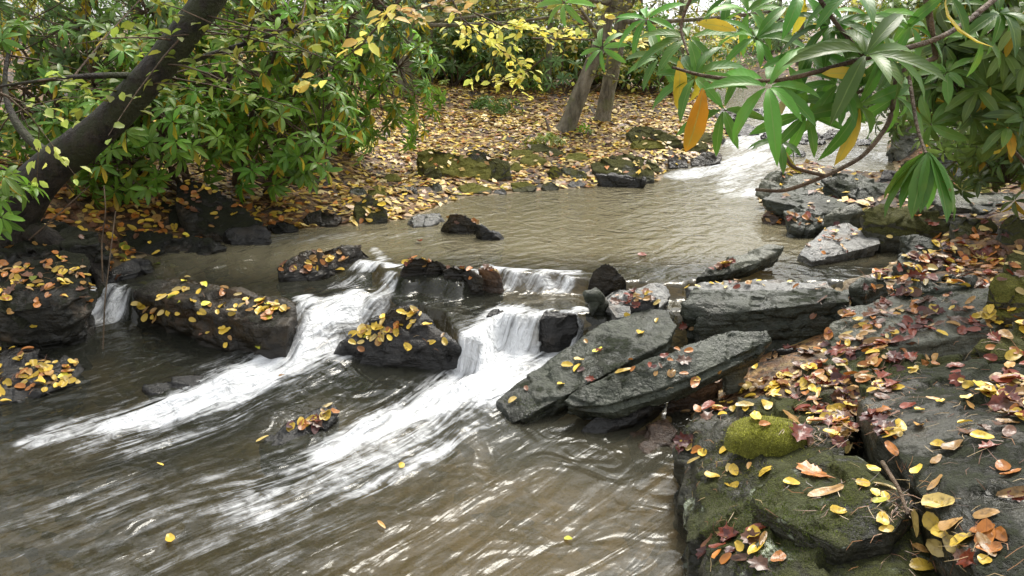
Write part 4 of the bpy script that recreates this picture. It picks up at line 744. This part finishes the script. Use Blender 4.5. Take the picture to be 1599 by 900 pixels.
# near rhododendron branch on the upper right
def near_branch():
    r = np.random.default_rng(9); Yb = 1.45; base = Y3(1470, -60, 1.6); o = tag(empty('rhododendron_branch', base), 'near rhododendron branch with large glossy leaves hanging in from the upper right', 'branch')
    def stem(pts, r0, r1, nm='stem'):
        P = np.array([Y3(a, b_, y) for a, b_, y in pts]); t = np.linspace(0, 1, len(P)); tt = np.linspace(0, 1, 6 * len(P)); S = np.stack([np.interp(tt, t, P[:, k]) for k in range(3)], 1)
        for _ in range(6): S[1:-1] = (S[:-2] + 2 * S[1:-1] + S[2:]) / 4
        v, f = tube(S - base, np.linspace(r0, r1, len(S)), 8, .2, 3); link(nm, mesh_np(nm, v, f, M_TWIG), o)
    stem([(1440, -60, 1.62), (1452, 30, 1.6), (1462, 90, 1.6), (1380, 170, 1.55)][:3], .008, .005)
    stem([(1400, 120, 1.6), (1392, 190, 1.58), (1350, 245, 1.55), (1290, 275, 1.52), (1225, 300, 1.52), (1180, 296, 1.55)], .0055, .003)
    stem([(1290, 275, 1.52), (1235, 262, 1.5), (1218, 225, 1.5)], .0035, .0025); stem([(1462, 90, 1.6), (1420, 105, 1.55), (1330, 150, 1.5)], .005, .003)
    stem([(1600, -40, 1.9), (1480, 60, 1.6), (1352, 90, 1.45), (1215, 130, 1.45), (1100, 120, 1.5), (1050, 105, 1.5)], .006, .0025); stem([(1250, -50, 1.5), (1300, 30, 1.5), (1350, 90, 1.45)], .005, .003)
    stem([(1100, -50, 1.6), (1060, 40, 1.6), (1075, 85, 1.55)], .0035, .002); stem([(1420, 120, 1.6), (1432, 200, 1.5), (1446, 240, 1.42)], .004, .003)
    WH = [  # px, py, Y, axis in image (x right, y up), nleaves, length
     (1200, 135, 1.45, (-.3, .3, -.6), 10, .155), (1352, 85, 1.42, (.0, .5, -.7), 10, .165), (1310, 130, 1.5, (-.1, .2, -.8), 9, .15), (1340, 165, 1.5, (.2, -.2, -.8), 8, .15), (1300, 40, 1.55, (-.2, .6, -.5), 9, .15),
     (1085, 120, 1.55, (-.5, .1, -.6), 9, .14), (1075, 60, 1.6, (-.2, .5, -.6), 8, .13), (1218, 222, 1.5, (-.2, .6, -.5), 7, .10), (1180, 60, 1.7, (.1, .4, -.7), 8, .14), (1420, 40, 1.6, (.3, .5, -.6), 9, .15), (1250, -10, 1.6, (.1, .3, -.6), 8, .15),
     (1560, 20, 1.8, (.2, .4, -.7), 8, .15), (1480, -10, 1.6, (.1, .2, -.8), 8, .15), (1140, -5, 1.9, (-.2, .4, -.6), 8, .14), (1010, 30, 2.1, (-.4, .3, -.6), 7, .13), (1260, 178, 1.55, (-.1, -.1, -.9), 7, .13), (940, 75, 2.3, (-.4, -.2, -.6), 6, .11), (1400, 150, 1.6, (.4, 0, -.7), 7, .13), (880, 5, 2.6, (-.4, -.1, -.6), 7, .12), (1330, -10, 1.5, (.1, .6, -.4), 8, .15), (1270, 85, 1.6, (-.2, .3, -.7), 8, .13), (1130, 170, 1.6, (-.3, -.1, -.7), 7, .12), (1390, 90, 1.5, (.3, .3, -.7), 8, .13), (1170, 20, 1.8, (-.2, .5, -.5), 8, .13), (1030, 90, 1.8, (-.4, .2, -.6), 7, .12), (1530, 60, 1.9, (.1, .2, -.8), 8, .14), (1360, 30, 1.6, (.1, .5, -.6), 8, .13)]
    for k, (px, py, Y, ax, n, L) in enumerate(WH):
        rr = np.random.default_rng(900 + k); p = Y3(px, py, Y); A = unit(np.array([ax[0], ax[2], ax[1]]) + np.array([0, .0, .45]))
        P, D, N, LL, cc, cu = whorls(p[None], A[None], rr, n, L * .68, (.085, .215, .028), .05, .12); cc[:] = np.clip(cc, 0, .9)
        leaves_mesh('leaf_whorl', P - base, D, N, LL, cc, 'rhodo', M_GLOSS, o, curl=cu + .12, wid=.78)
    # drooping cluster
    rr = np.random.default_rng(5); n = 14; p = Y3(1450, 238, 1.42); ph = np.arange(n) * 2 * np.pi / n; D = np.stack([np.cos(ph) * .62, np.sin(ph) * .62, -np.ones(n)], 1) + rr.normal(0, .12, (n, 3)); N = np.stack([np.cos(ph), np.sin(ph), .3 * np.ones(n)], 1)
    cl = leaves_mesh('drooping_leaf_whorl', np.tile(p, (n, 1)) - base, D, N, rr.uniform(.105, .135, n), vary((.075, .19, .025), n, rr, .2), 'rhodo', M_GLOSS, o, curl=np.full(n, -.12), wid=.7)
    for px, py, Y, L, d, cl_ in [(1098, 138, 1.5, .125, (-.12, .1, -1), (.55, .24, .02)), (1060, 95, 1.55, .09, (.1, 0, -1), YEL), (1150, 48, 1.5, .07, (-1, 0, .25), (.6, .42, .03)), (1228, 150, 1.5, .05, (-.4, 0, -1), (.5, .42, .2)), (1352, 118, 1.42, .07, (-1, 0, .1), YEL)]:
        q = Y3(px, py, Y); leaves_mesh('dying_leaf', (q - base)[None], np.array([d], float), np.array([[.1, -1, .3]]), np.array([L]), np.array([cl_]), 'rhodo', M_GLOSS, o, curl=np.array([.1]))
near_branch()
# yellow-leaved beech sprays in the middle distance
def spray(label, pts, Y, n, col, L=.06, seed=1, name='beech_branch', spread=.05):
    r = np.random.default_rng(seed); P = np.array([Y3(a, b_, Y + .25 * i / len(pts)) for i, (a, b_) in enumerate(pts)]); base = P[0]; o = tag(empty(name, base), label, 'branch')
    t = np.linspace(0, 1, len(P)); tt = np.linspace(0, 1, 40); S = np.stack([np.interp(tt, t, P[:, k]) for k in range(3)], 1); parts = [tube(S - base, np.linspace(.008, .002, 40), 5)]
    q = []; dd = []
    for k in range(n // 8):
        i = r.integers(4, 39); s0 = S[i]; d = unit(unit(S[i] - S[i - 1]) + r.normal(0, .8, 3) * [1, 1, .25]); e = s0 + d * r.uniform(.08, .35); parts.append(tube(np.array([s0, (s0 + e) / 2, e]) - base, [.003, .002, .001], 3))
        u = r.uniform(.15, 1.05, 8)[:, None]; q.append(s0 + (e - s0) * u + r.normal(0, spread * .3, (8, 3))); dd.append(d + r.normal(0, .6, (8, 3)) * [1, 1, .3])
    v, f = merge(parts); link('stem', mesh_np('stem', v, f, M_TWIG), o); q = np.vstack(q); dd = np.vstack(dd)
    leaves_mesh('foliage', q - base, dd, np.array([0, -.5, 1.0]) + r.normal(0, .4, q.shape), L * r.uniform(.7, 1.2, len(q)), vary(col, len(q), r, .18), 'oval', M_LEAF, o)
YB = (.85, .78, .16)
spray('bright yellow beech branch hanging across the top middle', [(690, -30), (722, 30), (760, 60), (810, 100)], 5.6, 110, YB, seed=61)
spray('long pale yellow beech spray reaching right above the slim trunk', [(740, 20), (780, 38), (860, 48), (960, 25)], 5.8, 120, YB, seed=62)
spray('yellow beech spray in front of the twin trunks', [(830, 60), (920, 62), (1010, 66), (1130, 60)], 6.0, 120, (.80, .72, .15), seed=63)
spray('lowest yellow beech twig pointing down left of the leaning trunk', [(850, 90), (825, 110), (790, 128)], 5.7, 60, YB, seed=64)
spray('cluster of large yellow leaves on a twig at the top left of the clearing', [(640, -20), (600, 30), (565, 70), (505, 115)], 4.2, 32, (.85, .70, .16), L=.08, seed=65)
spray('pale green maple twig at the left edge beside the trunk', [(-40, 130), (10, 150), (45, 180), (65, 205)], 3.6, 24, (.50, .58, .12), L=.06, seed=66, name='maple_branch')
spray('pale orange leaves on a twig above the left end of the clearing', [(560, -30), (600, 10), (640, 20), (680, 5)], 4.6, 48, (.50, .36, .12), L=.07, seed=67)

# moss cushion
mc = Z3(1200, 678, .37); n = 60
th_ = np.linspace(0, 2 * np.pi, n, endpoint=False); rad_ = np.linspace(0, 1, 24); TT, RR = np.meshgrid(th_, rad_)
mx_ = RR * np.cos(TT) * .14; my_ = RR * np.sin(TT) * .10; edge = 1 + .18 * n2(np.cos(TT), np.sin(TT), 1.6, 3, 5); mx_ *= edge; my_ *= edge
mz_ = .052 * np.sqrt(np.clip(1 - RR ** 2.4, 0, 1)) + .010 * n2(mx_, my_, 22, 3, 6) - .012 - .03 * (RR > .97)
V = np.stack([mx_.ravel(), my_.ravel(), mz_.ravel()], 1); i = np.arange(23)[:, None] * n + np.arange(n)[None]; j = np.arange(23)[:, None] * n + (np.arange(n)[None] + 1) % n
cush = link('moss_cushion', mesh_np('moss_cushion', V, np.stack([i.ravel(), j.ravel(), (j + n).ravel(), (i + n).ravel()], 1), RM['cushion'], attrs={'hw': np.ones(len(V))}), loc=mc); tag(cush, 'soft bright green moss cushion on top of the mossy boulder by the pool', 'moss')
ROCKS.append((cush, 'the bright moss cushion'))

# ------------------------------------------------------------------ fallen leaves
bpy.context.view_layer.update()
robj = [o for o, _ in ROCKS]; objs = robj + [ground]
ALLBVH, OWN = bvh_of(objs); WBVH, _ = bvh_of([bpy.data.objects['creek_water']])
PHR = [p for _, p in ROCKS] + [None]
PAL = {'yellow': (.62, .42, .05), 'pale': (.54, .40, .13), 'tan': (.34, .19, .055), 'orange': (.40, .15, .03), 'red': (.19, .035, .014), 'brown': (.13, .058, .03), 'maroon': (.085, .022, .018), 'lime': (.50, .50, .06)}
MIXES = {'gold': dict(yellow=.5, pale=.15, tan=.15, orange=.12, lime=.03), 'left': dict(yellow=.3, tan=.3, orange=.22, brown=.18), 'red': dict(red=.17, orange=.15, brown=.24, maroon=.16, tan=.17, yellow=.07, pale=.05), 'far': dict(pale=.30, tan=.24, yellow=.28, orange=.09, brown=.09, lime=.02), 'mix': dict(yellow=.3, tan=.2, red=.12, orange=.16, brown=.12, pale=.1)}
LV = []  # (pos, normal, dir angle, length, color name, kind, own)
rl = np.random.default_rng(55)
def pick(mix): m = MIXES[mix]; k = list(m); p = np.array([m[q] for q in k]); return k[rl.choice(len(k), p=p / p.sum())]
def add_leaf(h, n, own, cn, L, kind=None):
    kind = kind or ('maple' if cn in ('red', 'maroon', 'brown') and rl.random() < .55 else ('long' if cn in ('tan', 'pale', 'brown') and rl.random() < .4 else 'oval'))
    LV.append((Vector(h), Vector(n), rl.uniform(0, 6.28), L * (1.25 if kind != 'oval' else 1), cn, kind, own))
def cast(px, py, allow_water=False):
    d = Vector(ray(px, py)).normalized(); o = Vector(CAM); h, n, i, dist = ALLBVH.ray_cast(o, d); hw = WBVH.ray_cast(o, d)
    if h is None: return None
    if hw[0] is not None and hw[3] < dist - .004:
        return (hw[0], hw[1], -1) if allow_water else None
    return h, (n if n.z > 0 else -n), OWN[i]
def splat(px, py, sx, sy, n, mix, L=.055, minz=.35):
    c = 0
    for _ in range(n * 3):
        if c >= n: break
        r_ = cast(px + rl.normal() * sx, py + rl.normal() * sy)
        if r_ and r_[1].z > minz: add_leaf(*r_, pick(mix), L * rl.uniform(.6, 1.25)); c += 1
SPL = [  # px, py, sx, sy, n, mix, L
 (300, 458, 75, 16, 34, 'gold', .055), (420, 482, 30, 10, 26, 'gold', .055), (240, 500, 30, 22, 14, 'gold', .05), (390, 520, 25, 10, 3, 'gold', .055), (330, 520, 50, 15, 6, 'left', .04),
 (60, 440, 60, 24, 85, 'left', .05), (60, 585, 40, 22, 70, 'gold', .05), (480, 410, 28, 10, 30, 'left', .05), (570, 525, 26, 22, 24, 'gold', .05), (620, 495, 26, 16, 26, 'gold', .05), (690, 540, 12, 8, 4, 'gold', .05),
 (655, 412, 26, 10, 45, 'mix', .05), (735, 428, 14, 8, 8, 'mix', .045), (762, 420, 10, 6, 14, 'red', .045), (990, 465, 26, 8, 24, 'red', .045), (478, 655, 22, 12, 12, 'red', .055), (515, 640, 12, 6, 5, 'gold', .05),
 (1120, 412, 18, 7, 16, 'red', .05), (1310, 378, 26, 12, 26, 'red', .045), (1160, 442, 60, 6, 20, 'mix', .04), (1000, 572, 40, 14, 14, 'red', .035), (1070, 520, 6, 14, 10, 'red', .05),
 (1400, 500, 70, 26, 85, 'red', .055), (1350, 550, 40, 20, 55, 'red', .06), (1450, 430, 50, 18, 75, 'red', .055), (1480, 400, 60, 16, 55, 'red', .055), (1540, 390, 40, 30, 35, 'red', .055), (1570, 500, 30, 20, 30, 'mix', .06),
 (1190, 600, 60, 12, 55, 'mix', .055), (1120, 640, 30, 14, 18, 'mix', .055), (1310, 640, 40, 18, 50, 'red', .06), (1270, 600, 26, 20, 20, 'mix', .055), (1560, 610, 40, 22, 34, 'mix', .06), (1590, 640, 20, 14, 14, 'red', .06), (1340, 665, 30, 16, 26, 'mix', .055),
 (1150, 860, 26, 22, 18, 'red', .06), (1130, 735, 40, 18, 12, 'gold', .045), (1470, 840, 40, 30, 18, 'mix', .06), (1070, 675, 8, 26, 8, 'red', .05), (1010, 900, 16, 4, 3, 'red', .06), (1520, 690, 50, 40, 16, 'mix', .05), (1370, 780, 40, 40, 6, 'gold', .045),
 (1320, 590, 60, 16, 36, 'red', .055), (1590, 580, 20, 40, 12, 'mix', .055), (1440, 620, 60, 30, 10, 'gold', .04), (730, 350, 8, 5, 4, 'gold', .05), (745, 345, 16, 5, 12, 'far', .05), (580, 330, 14, 14, 16, 'far', .05), (1010, 250, 30, 8, 24, 'far', .05), (700, 250, 40, 10, 20, 'far', .05),
 (1230, 338, 16, 6, 10, 'red', .05), (1208, 338, 10, 5, 6, 'red', .05), (1270, 345, 12, 6, 8, 'red', .05), (1420, 318, 40, 4, 4, 'red', .05), (250, 300, 90, 24, 130, 'left', .05), (340, 300, 40, 12, 40, 'left', .05)]
for a in SPL: splat(*a)
for px, py, cn, L, kd in [(1000, 521, 'yellow', .05, 'oval'), (905, 565, 'pale', .045, 'oval'), (886, 572, 'yellow', .05, 'oval'), (902, 575, 'yellow', .045, 'oval'), (934, 549, 'lime', .045, 'oval'), (875, 602, 'yellow', .04, 'oval'), (801, 627, 'pale', .04, 'oval'), (822, 608, 'brown', .03, 'oval'), (975, 580, 'yellow', .06, 'long'), (1026, 502, 'yellow', .03, 'oval'), (980, 493, 'yellow', .035, 'oval'),
    (1270, 740, 'orange', .075, 'maple'), (1290, 770, 'tan', .07, 'long'), (1362, 738, 'yellow', .035, 'oval'), (1383, 776, 'yellow', .03, 'oval'), (1384, 828, 'yellow', .032, 'oval'), (1468, 788, 'pale', .07, 'oval'), (1298, 682, 'yellow', .05, 'oval'), (1250, 678, 'red', .07, 'maple'), (1362, 712, 'orange', .05, 'oval'), (1276, 648, 'yellow', .055, 'long'), (1490, 700, 'tan', .06, 'oval'), (1440, 885, 'yellow', .06, 'oval'), (1465, 855, 'pale', .055, 'oval'), (1492, 850, 'pale', .055, 'oval'), (1160, 858, 'yellow', .035, 'oval'), (1588, 770, 'tan', .06, 'long'), (1580, 742, 'orange', .05, 'long'), (1470, 630, 'yellow', .03, 'oval'), (1395, 702, 'orange', .055, 'long'), (1130, 650, 'yellow', .035, 'oval')]:
    h = cast(px, py)
    if h: add_leaf(h[0], h[1], h[2], cn, L * 1.15, kd)
for px, py, cn, L in [(266, 847, 'yellow', .05), (627, 730, 'yellow', .04), (596, 825, 'tan', .035), (888, 845, 'lime', .035), (250, 731, 'yellow', .03), (410, 690, 'pale', .045), (1003, 400, 'red', .06), (655, 380, 'red', .05), (440, 590, 'tan', .03)]:
    h = cast(px, py, True)
    if h: add_leaf(h[0] + Vector((0, 0, .004)), Vector((0, 0, 1)), -1, cn, L)
# litter dropped over the banks
def drop(n, x0, x1, y0, y1, mix, L, dens=None):
    X = rl.uniform(x0, x1, n); Yy = rl.uniform(y0, y1, n); SD = sdist(X[None], Yy[None])[0]
    keepn = n2(X[None], Yy[None], 1.5, 2, 88)[0]
    for x, y, sdv, kn in zip(X, Yy, SD, keepn):
        if sdv < .02 or kn < -.8: continue
        h, nn, i, dd = ALLBVH.ray_cast(Vector((x, y, 4)), Vector((0, 0, -1)))
        if h is None or nn.z < .4: continue
        if OWN[i] < len(robj) and rl.random() < (.72 if y < 5 else .9): continue
        add_leaf(h, nn, OWN[i], pick(mix), L * rl.uniform(.6, 1.3))
drop(9000, -3.8, 2.6, 5.2, 10.5, 'far', .075); drop(7000, -2.8, 2.6, 5.8, 10.5, 'far', .07); drop(17000, -5, 5, 9.5, 16, 'far', .085); drop(5200, -5.5, -1.6, 3.6, 6.5, 'left', .06); drop(900, 1.0, 4.8, 2.6, 7.5, 'red', .06); drop(1800, 2.5, 6.5, 7, 13, 'red', .08); drop(5000, -12, 14, 14, 26, 'far', .12); drop(1500, -10, -4.5, 4, 14, 'far', .09); drop(3500, 1.9, 7.5, .8, 7.5, 'mix', .06); drop(2500, 5, 12, 3, 14, 'far', .08)
# leaf shapes
def outline(kind):
    if kind == 'oval': t = np.linspace(0, 2 * np.pi, 13)[:-1]; return np.stack([.5 * np.cos(t), .30 * np.sin(t) * (1 + .25 * np.cos(t))], 1)
    if kind == 'long': t = np.linspace(0, 2 * np.pi, 13)[:-1]; return np.stack([.5 * np.cos(t), .15 * np.sin(t)], 1)
    A = [(.5, 0), (.38, .10), (.36, .24), (.20, .19), (.14, .38), (-.02, .26), (-.20, .33), (-.28, .14), (-.40, .03), (-.62, .012)]
    return np.array(A + [(x, -y) for x, y in A[1:-1]][::-1])
def leaf_geo(kind, seed, cc=(.5, .3, .1)):
    r = np.random.default_rng(seed); O = outline(kind); k = len(O); V = [(0, 0)]; 
    for s_ in (.55, 1.0): V += [tuple(p) for p in O * s_]
    V = np.array(V); a, b_, c_ = r.uniform(-.4, .6), r.uniform(-.4, .55), r.normal(0, .25)
    z = a * V[:, 0] ** 2 * .8 + b_ * V[:, 1] ** 2 * 1.6 + c_ * V[:, 0] * V[:, 1] + .25 * np.abs(V[:, 1]) + r.normal(0, .025, len(V)); z -= z.min() * .6
    Fq = [(0, 1 + i, 1 + (i + 1) % k) for i in range(k)] + [(1 + i, 1 + k + i, 1 + k + (i + 1) % k, 1 + (i + 1) % k) for i in range(k)]
    return np.column_stack([V, z]), Fq
MS = {}
def lit_mat(cn):
    s = NT(cn + '_fallen_leaf'); c = PAL[cn]; g = s.n('ShaderNodeNewGeometry'); oi = s.n('ShaderNodeObjectInfo')
    hsv = s.n('ShaderNodeHueSaturation'); s.set(hsv, 'Color', s.mix(s.ramp(s.noise(g.outputs['Position'], 55, 4), .45, .75), c, tuple(q * .35 for q in c))); s.set(hsv, 'Value', s.math('ADD', .7, s.math('MULTIPLY', oi.outputs['Random'], .5)))
    tc = s.n('ShaderNodeTexCoord'); sx = s.n('ShaderNodeSeparateXYZ'); s.set(sx, '0', tc.outputs['Object']); rib = s.ramp(s.math('ABSOLUTE', sx.outputs[1]), .028, .008)
    col = s.mix(s.math('MULTIPLY', rib, .4), hsv.outputs[0], tuple(min(1, q * .5 + .02) for q in c)); nb = s.bump(s.noise(g.outputs['Position'], 90, 3), .4, .003)
    p = s.pbsdf(col, .33, nb, .5); t = s.n('ShaderNodeBsdfTranslucent'); s.set(t, 'Color', col); m = s.n('ShaderNodeMixShader'); s.set(m, '0', .15); s.set(m, '1', p); s.set(m, '2', t.outputs[0]); return s.done(m.outputs[0])
LM = {c: lit_mat(c) for c in PAL}
def lmat(h, n, ang):
    n = (n + Vector((0, 0, .25))).normalized(); a = Vector((math.cos(ang), math.sin(ang), 0)); a = (a - n * a.dot(n)).normalized(); b_ = n.cross(a); return Matrix((a, b_, n)).transposed()
LV = [l for l in LV]
def shown(l):
    v = l[0] - Vector(CAM); dist = v.length; px = v.x; d = v.dot(Vector((0, CP, -SP))); 
    if d < .2: return 0
    u = v.x / d; w = v.dot(Vector((0, SP, CP))) / d
    if abs(u) > .63 or abs(w) > .355: return 0
    return l[3] / dist * (abs(l[1].dot(v.normalized())) + .25)
order = sorted(range(len(LV)), key=lambda i: -shown(LV[i])); near = [i for i in order if shown(LV[i]) > 0][:300]; ns = set(near)
KN_ = {'oval': 'oval', 'long': 'long narrow', 'maple': 'lobed'}; CN_ = {'yellow': 'yellow', 'pale': 'pale beige', 'tan': 'tan', 'orange': 'orange', 'red': 'dark red', 'brown': 'brown', 'maroon': 'maroon', 'lime': 'lime yellow'}
for i in near:
    h, n, ang, L, cn, kd, own = LV[i]; key = (kd, cn, i % 3)
    if key not in MS:
        V, Fq = leaf_geo(kd, hash(kd + cn) % 1 + len(MS)); MS[key] = mesh_np('fallen_leaf', V, Fq, LM[cn])
    o = link('fallen_leaf', MS[key]); q = rl.normal(0, .12, 2); nn = (n + Vector((q[0], q[1], 0))).normalized()
    M3 = lmat(h, nn, ang) @ Matrix.Diagonal((L, L, L)); o.matrix_world = Matrix.Translation(h + n * .003) @ M3.to_4x4()
    where = 'floating on the creek' if own == -1 else ('lying on the ground of the bank' if PHR[own] is None else 'lying on ' + PHR[own])
    lb = f"{CN_[cn]} {KN_[kd]} leaf {where}"
    w_ = lb.split(); lb = ' '.join(w_[:16]); tag(o, lb, 'leaf', lb.replace(' leaf ', ' leaves '))
ORD = ['leftmost'] + [w + ' from left' for w in 'second third fourth fifth sixth seventh eighth ninth tenth eleventh twelfth thirteenth fourteenth fifteenth sixteenth seventeenth eighteenth nineteenth twentieth twenty-first twenty-second twenty-third twenty-fourth twenty-fifth twenty-sixth twenty-seventh twenty-eighth'.split()] + ['rightmost']
def px_of(o):
    v = o.matrix_world.translation - Vector(CAM); d = v.dot(Vector((0, CP, -SP))); return v.x / max(d, .1)
def number_group(obs, plural):
    obs = sorted(obs, key=px_of)
    if not 2 <= len(obs) <= 29: return
    for k, o in enumerate(obs):
        w = ORD[-1] if k == len(obs) - 1 else ORD[k]; o['label'] = ' '.join(f"{w} of {plural}".split()[:16]); o['group'] = plural
gr_ = {}
for o in C.objects:
    if o.parent is None and 'group' in o.keys(): gr_.setdefault(o['group'], []).append(o)
for g_, ob_ in gr_.items(): number_group(ob_, 'the ' + g_ if not g_.startswith('the ') else g_)
GE = {(k, v): leaf_geo(k, v + 7) for k in ('oval', 'long', 'maple') for v in range(3)}
VV = []; FF = []; CC = []; nb_ = 0
for i in range(len(LV)):
    if i in ns: continue
    h, n, ang, L, cn, kd, own = LV[i]; far = (h - Vector(CAM)).length > 6.0
    nn = (n + Vector(tuple(rl.normal(0, .22, 2)) + (0,))).normalized(); R = np.array(lmat(h, nn, ang)); off = np.array(h) + np.array(n) * rl.uniform(.002, .012); c = np.clip(np.array(PAL[cn]) * np.exp(rl.normal(0, .25)), 0, .9)
    if far:
        q = np.array([(-.5, 0, .0), (0, -.26, .05), (.5, 0, rl.uniform(-.1, .15)), (0, .26, rl.uniform(0, .15))]); f = [(0, 1, 2, 3)]
    else: q, f = GE[(kd, i % 3)]
    VV.append(q @ R.T * L + off); FF += [tuple(a + nb_ for a in t) for t in f]; CC.append(np.tile(c, (len(q), 1))); nb_ += len(q)
lit = link('leaf_litter', mesh_np('leaf_litter', np.vstack(VV), FF, M_LITTER, cols=np.vstack(CC))); tag(lit, 'fallen autumn leaves carpeting the banks and rocks in tan, yellow and red', 'leaf litter', kind='stuff')
# moss blades
def moss():
    P = []; Nn = []; r = rl
    for px, py, sx, sy, n, ok in [(1200, 675, 42, 26, 5200, None), (1200, 830, 45, 45, 3500, None), (1300, 800, 60, 40, 1200, None), (1330, 590, 50, 16, 1500, None), (1560, 455, 30, 14, 700, None), (1120, 780, 30, 60, 1500, None), (800, 650, 25, 14, 900, None)]:
        for _ in range(n):
            h = cast(px + r.normal() * sx, py + r.normal() * sy)
            if h and h[2] >= 0 and h[2] < len(robj) and (px == 1200 and py == 675) <= (h[2] == len(robj) - 1): P.append(h[0]); Nn.append(h[1])
    P = np.array(P); Nn = np.array(Nn); keepm = (fbm(P * 9, 3, 4) > -.1) | (np.linalg.norm(P - np.array(mc), axis=1) < .2); P = P[keepm]; Nn = Nn[keepm]; m = len(P)
    D = unit(Nn + r.normal(0, .5, (m, 3))); S = unit(np.cross(D, r.normal(size=(m, 3)))); L = r.uniform(.004, .010, m)[:, None]; V = np.stack([P - S * .0011, P + S * .0011, P + D * L], 1).reshape(-1, 3)
    near_c = (np.linalg.norm(P - np.array(mc), axis=1) < .2)[:, None]; c = np.where(near_c, (.27, .28, .045), (.09, .12, .02)) * np.exp(r.normal(0, .35, (m, 1)))
    o = link('moss', mesh_np('moss', V, np.arange(3 * m).reshape(-1, 3), M_LEAF, cols=np.repeat(c, 3, 0))); tag(o, 'short green moss blades growing over the foreground boulders', 'moss', kind='stuff')
moss()
def needles():
    P = []; D = []; L = []; cc = []
    for px, py, sx, sy, n, L0 in [(1300, 680, 30, 10, 110, .05), (1410, 780, 12, 26, 90, .05), (1350, 620, 60, 22, 110, .05), (1500, 650, 70, 60, 110, .06), (1190, 600, 60, 12, 60, .05), (1430, 500, 90, 40, 120, .05), (1120, 740, 30, 60, 50, .04), (1330, 790, 60, 50, 60, .045), (1480, 860, 50, 30, 60, .05), (300, 475, 80, 20, 60, .05), (60, 590, 40, 20, 50, .05), (60, 440, 60, 25, 60, .05), (620, 510, 40, 25, 40, .04)]:
        for _ in range(n):
            h = cast(px + rl.normal() * sx, py + rl.normal() * sy)
            if not h or h[1].z < .3: continue
            a = rl.uniform(0, 6.28); d = Vector((math.cos(a), math.sin(a), 0)); d = (d - h[1] * d.dot(h[1])).normalized()
            P.append(np.array(h[0] + h[1] * .004)); D.append((np.array(d), np.array(h[1].cross(d)))); L.append(L0 * rl.uniform(.4, 1.3)); cc.append([(.28, .13, .05), (.14, .06, .03), (.36, .26, .13), (.05, .03, .02)][rl.integers(4)])
    V = []; 
    for p, (d, w), l in zip(P, D, L):
        b_ = w * rl.normal(0, .12) * l; V += [p - w * .0009, p + w * .0009, p + d * l * .5 + b_ + w * .0009 + [0, 0, .003], p + d * l * .5 + b_ - w * .0009 + [0, 0, .003], p + d * l + w * .0004, p + d * l - w * .0004]
    k = np.arange(len(P))[:, None] * 6; Q = np.vstack([k + [0, 1, 2, 3], k + [3, 2, 4, 5]])
    tag(link('pine_needles', mesh_np('pine_needles', np.array(V), Q, M_LITTER, cols=np.repeat(np.array(cc), 6, 0))), 'brown pine needles and small plant debris scattered on the rocks', 'needles', kind='stuff')
needles()
# twigs and sticks
def stick(label, pts, r0, r1, mat=None, name='stick', cat='stick'):
    P = np.array([Z3(*p) if len(p) == 3 else Y3(p[0], p[1], p[3]) for p in pts]); b0 = P[0].copy(); t = np.linspace(0, 1, len(P)); tt = np.linspace(0, 1, 5 * len(P)); S = np.stack([np.interp(tt, t, P[:, k]) for k in range(3)], 1)
    for _ in range(2): S[1:-1] = (S[:-2] + 2 * S[1:-1] + S[2:]) / 4
    v, f = tube(S - b0, np.linspace(r0, r1, len(S)), 8, .2, 5); return tag(link(name, mesh_np(name, v, f, mat or M_TWIG), loc=b0), label, cat)
stick('bare thin stick leaning up from the left bank water', [(158, 620, 0, 3.9)[:2] + (.0,), (160, 560, 0, 3.9), (163, 470, 0, 4.0), (180, 330, 0, 4.3)][1:], .004, .003)
stick('thin bare twig rising in front of the left bank hollow', [(160, 440, 0, 4.3), (158, 380, 0, 4.35), (165, 330, 0, 4.4), (162, 290, 0, 4.5)], .005, .003)
stick('crooked grey twig lying across the left bank', [(45, 375, 0, 4.5), (90, 335, 0, 4.55), (140, 290, 0, 4.7)], .006, .003)
stick('pale stick standing against the leaning trunk at the bend', [(863, 222, 0, 9.3), (852, 185, 0, 9.6)], .02, .012)
stick('dark rotten log at the right edge of the bank', [(1552, 392, 0, 4.7), (1575, 372, 0, 4.8), (1640, 335, 0, 5.0)], .045, .06, M_BARKD, 'log', 'log')
stick('thin stick lying in the leaves on the mossy shoulder', [(1232, 634, 0, 2.72), (1262, 612, 0, 2.78), (1290, 605, 0, 2.8)], .004, .003)
stick('reddish strip of bark lying beside the lichen-spotted plate', [(1378, 722, .515), (1405, 765, .505), (1418, 805, .50)], .007, .004)
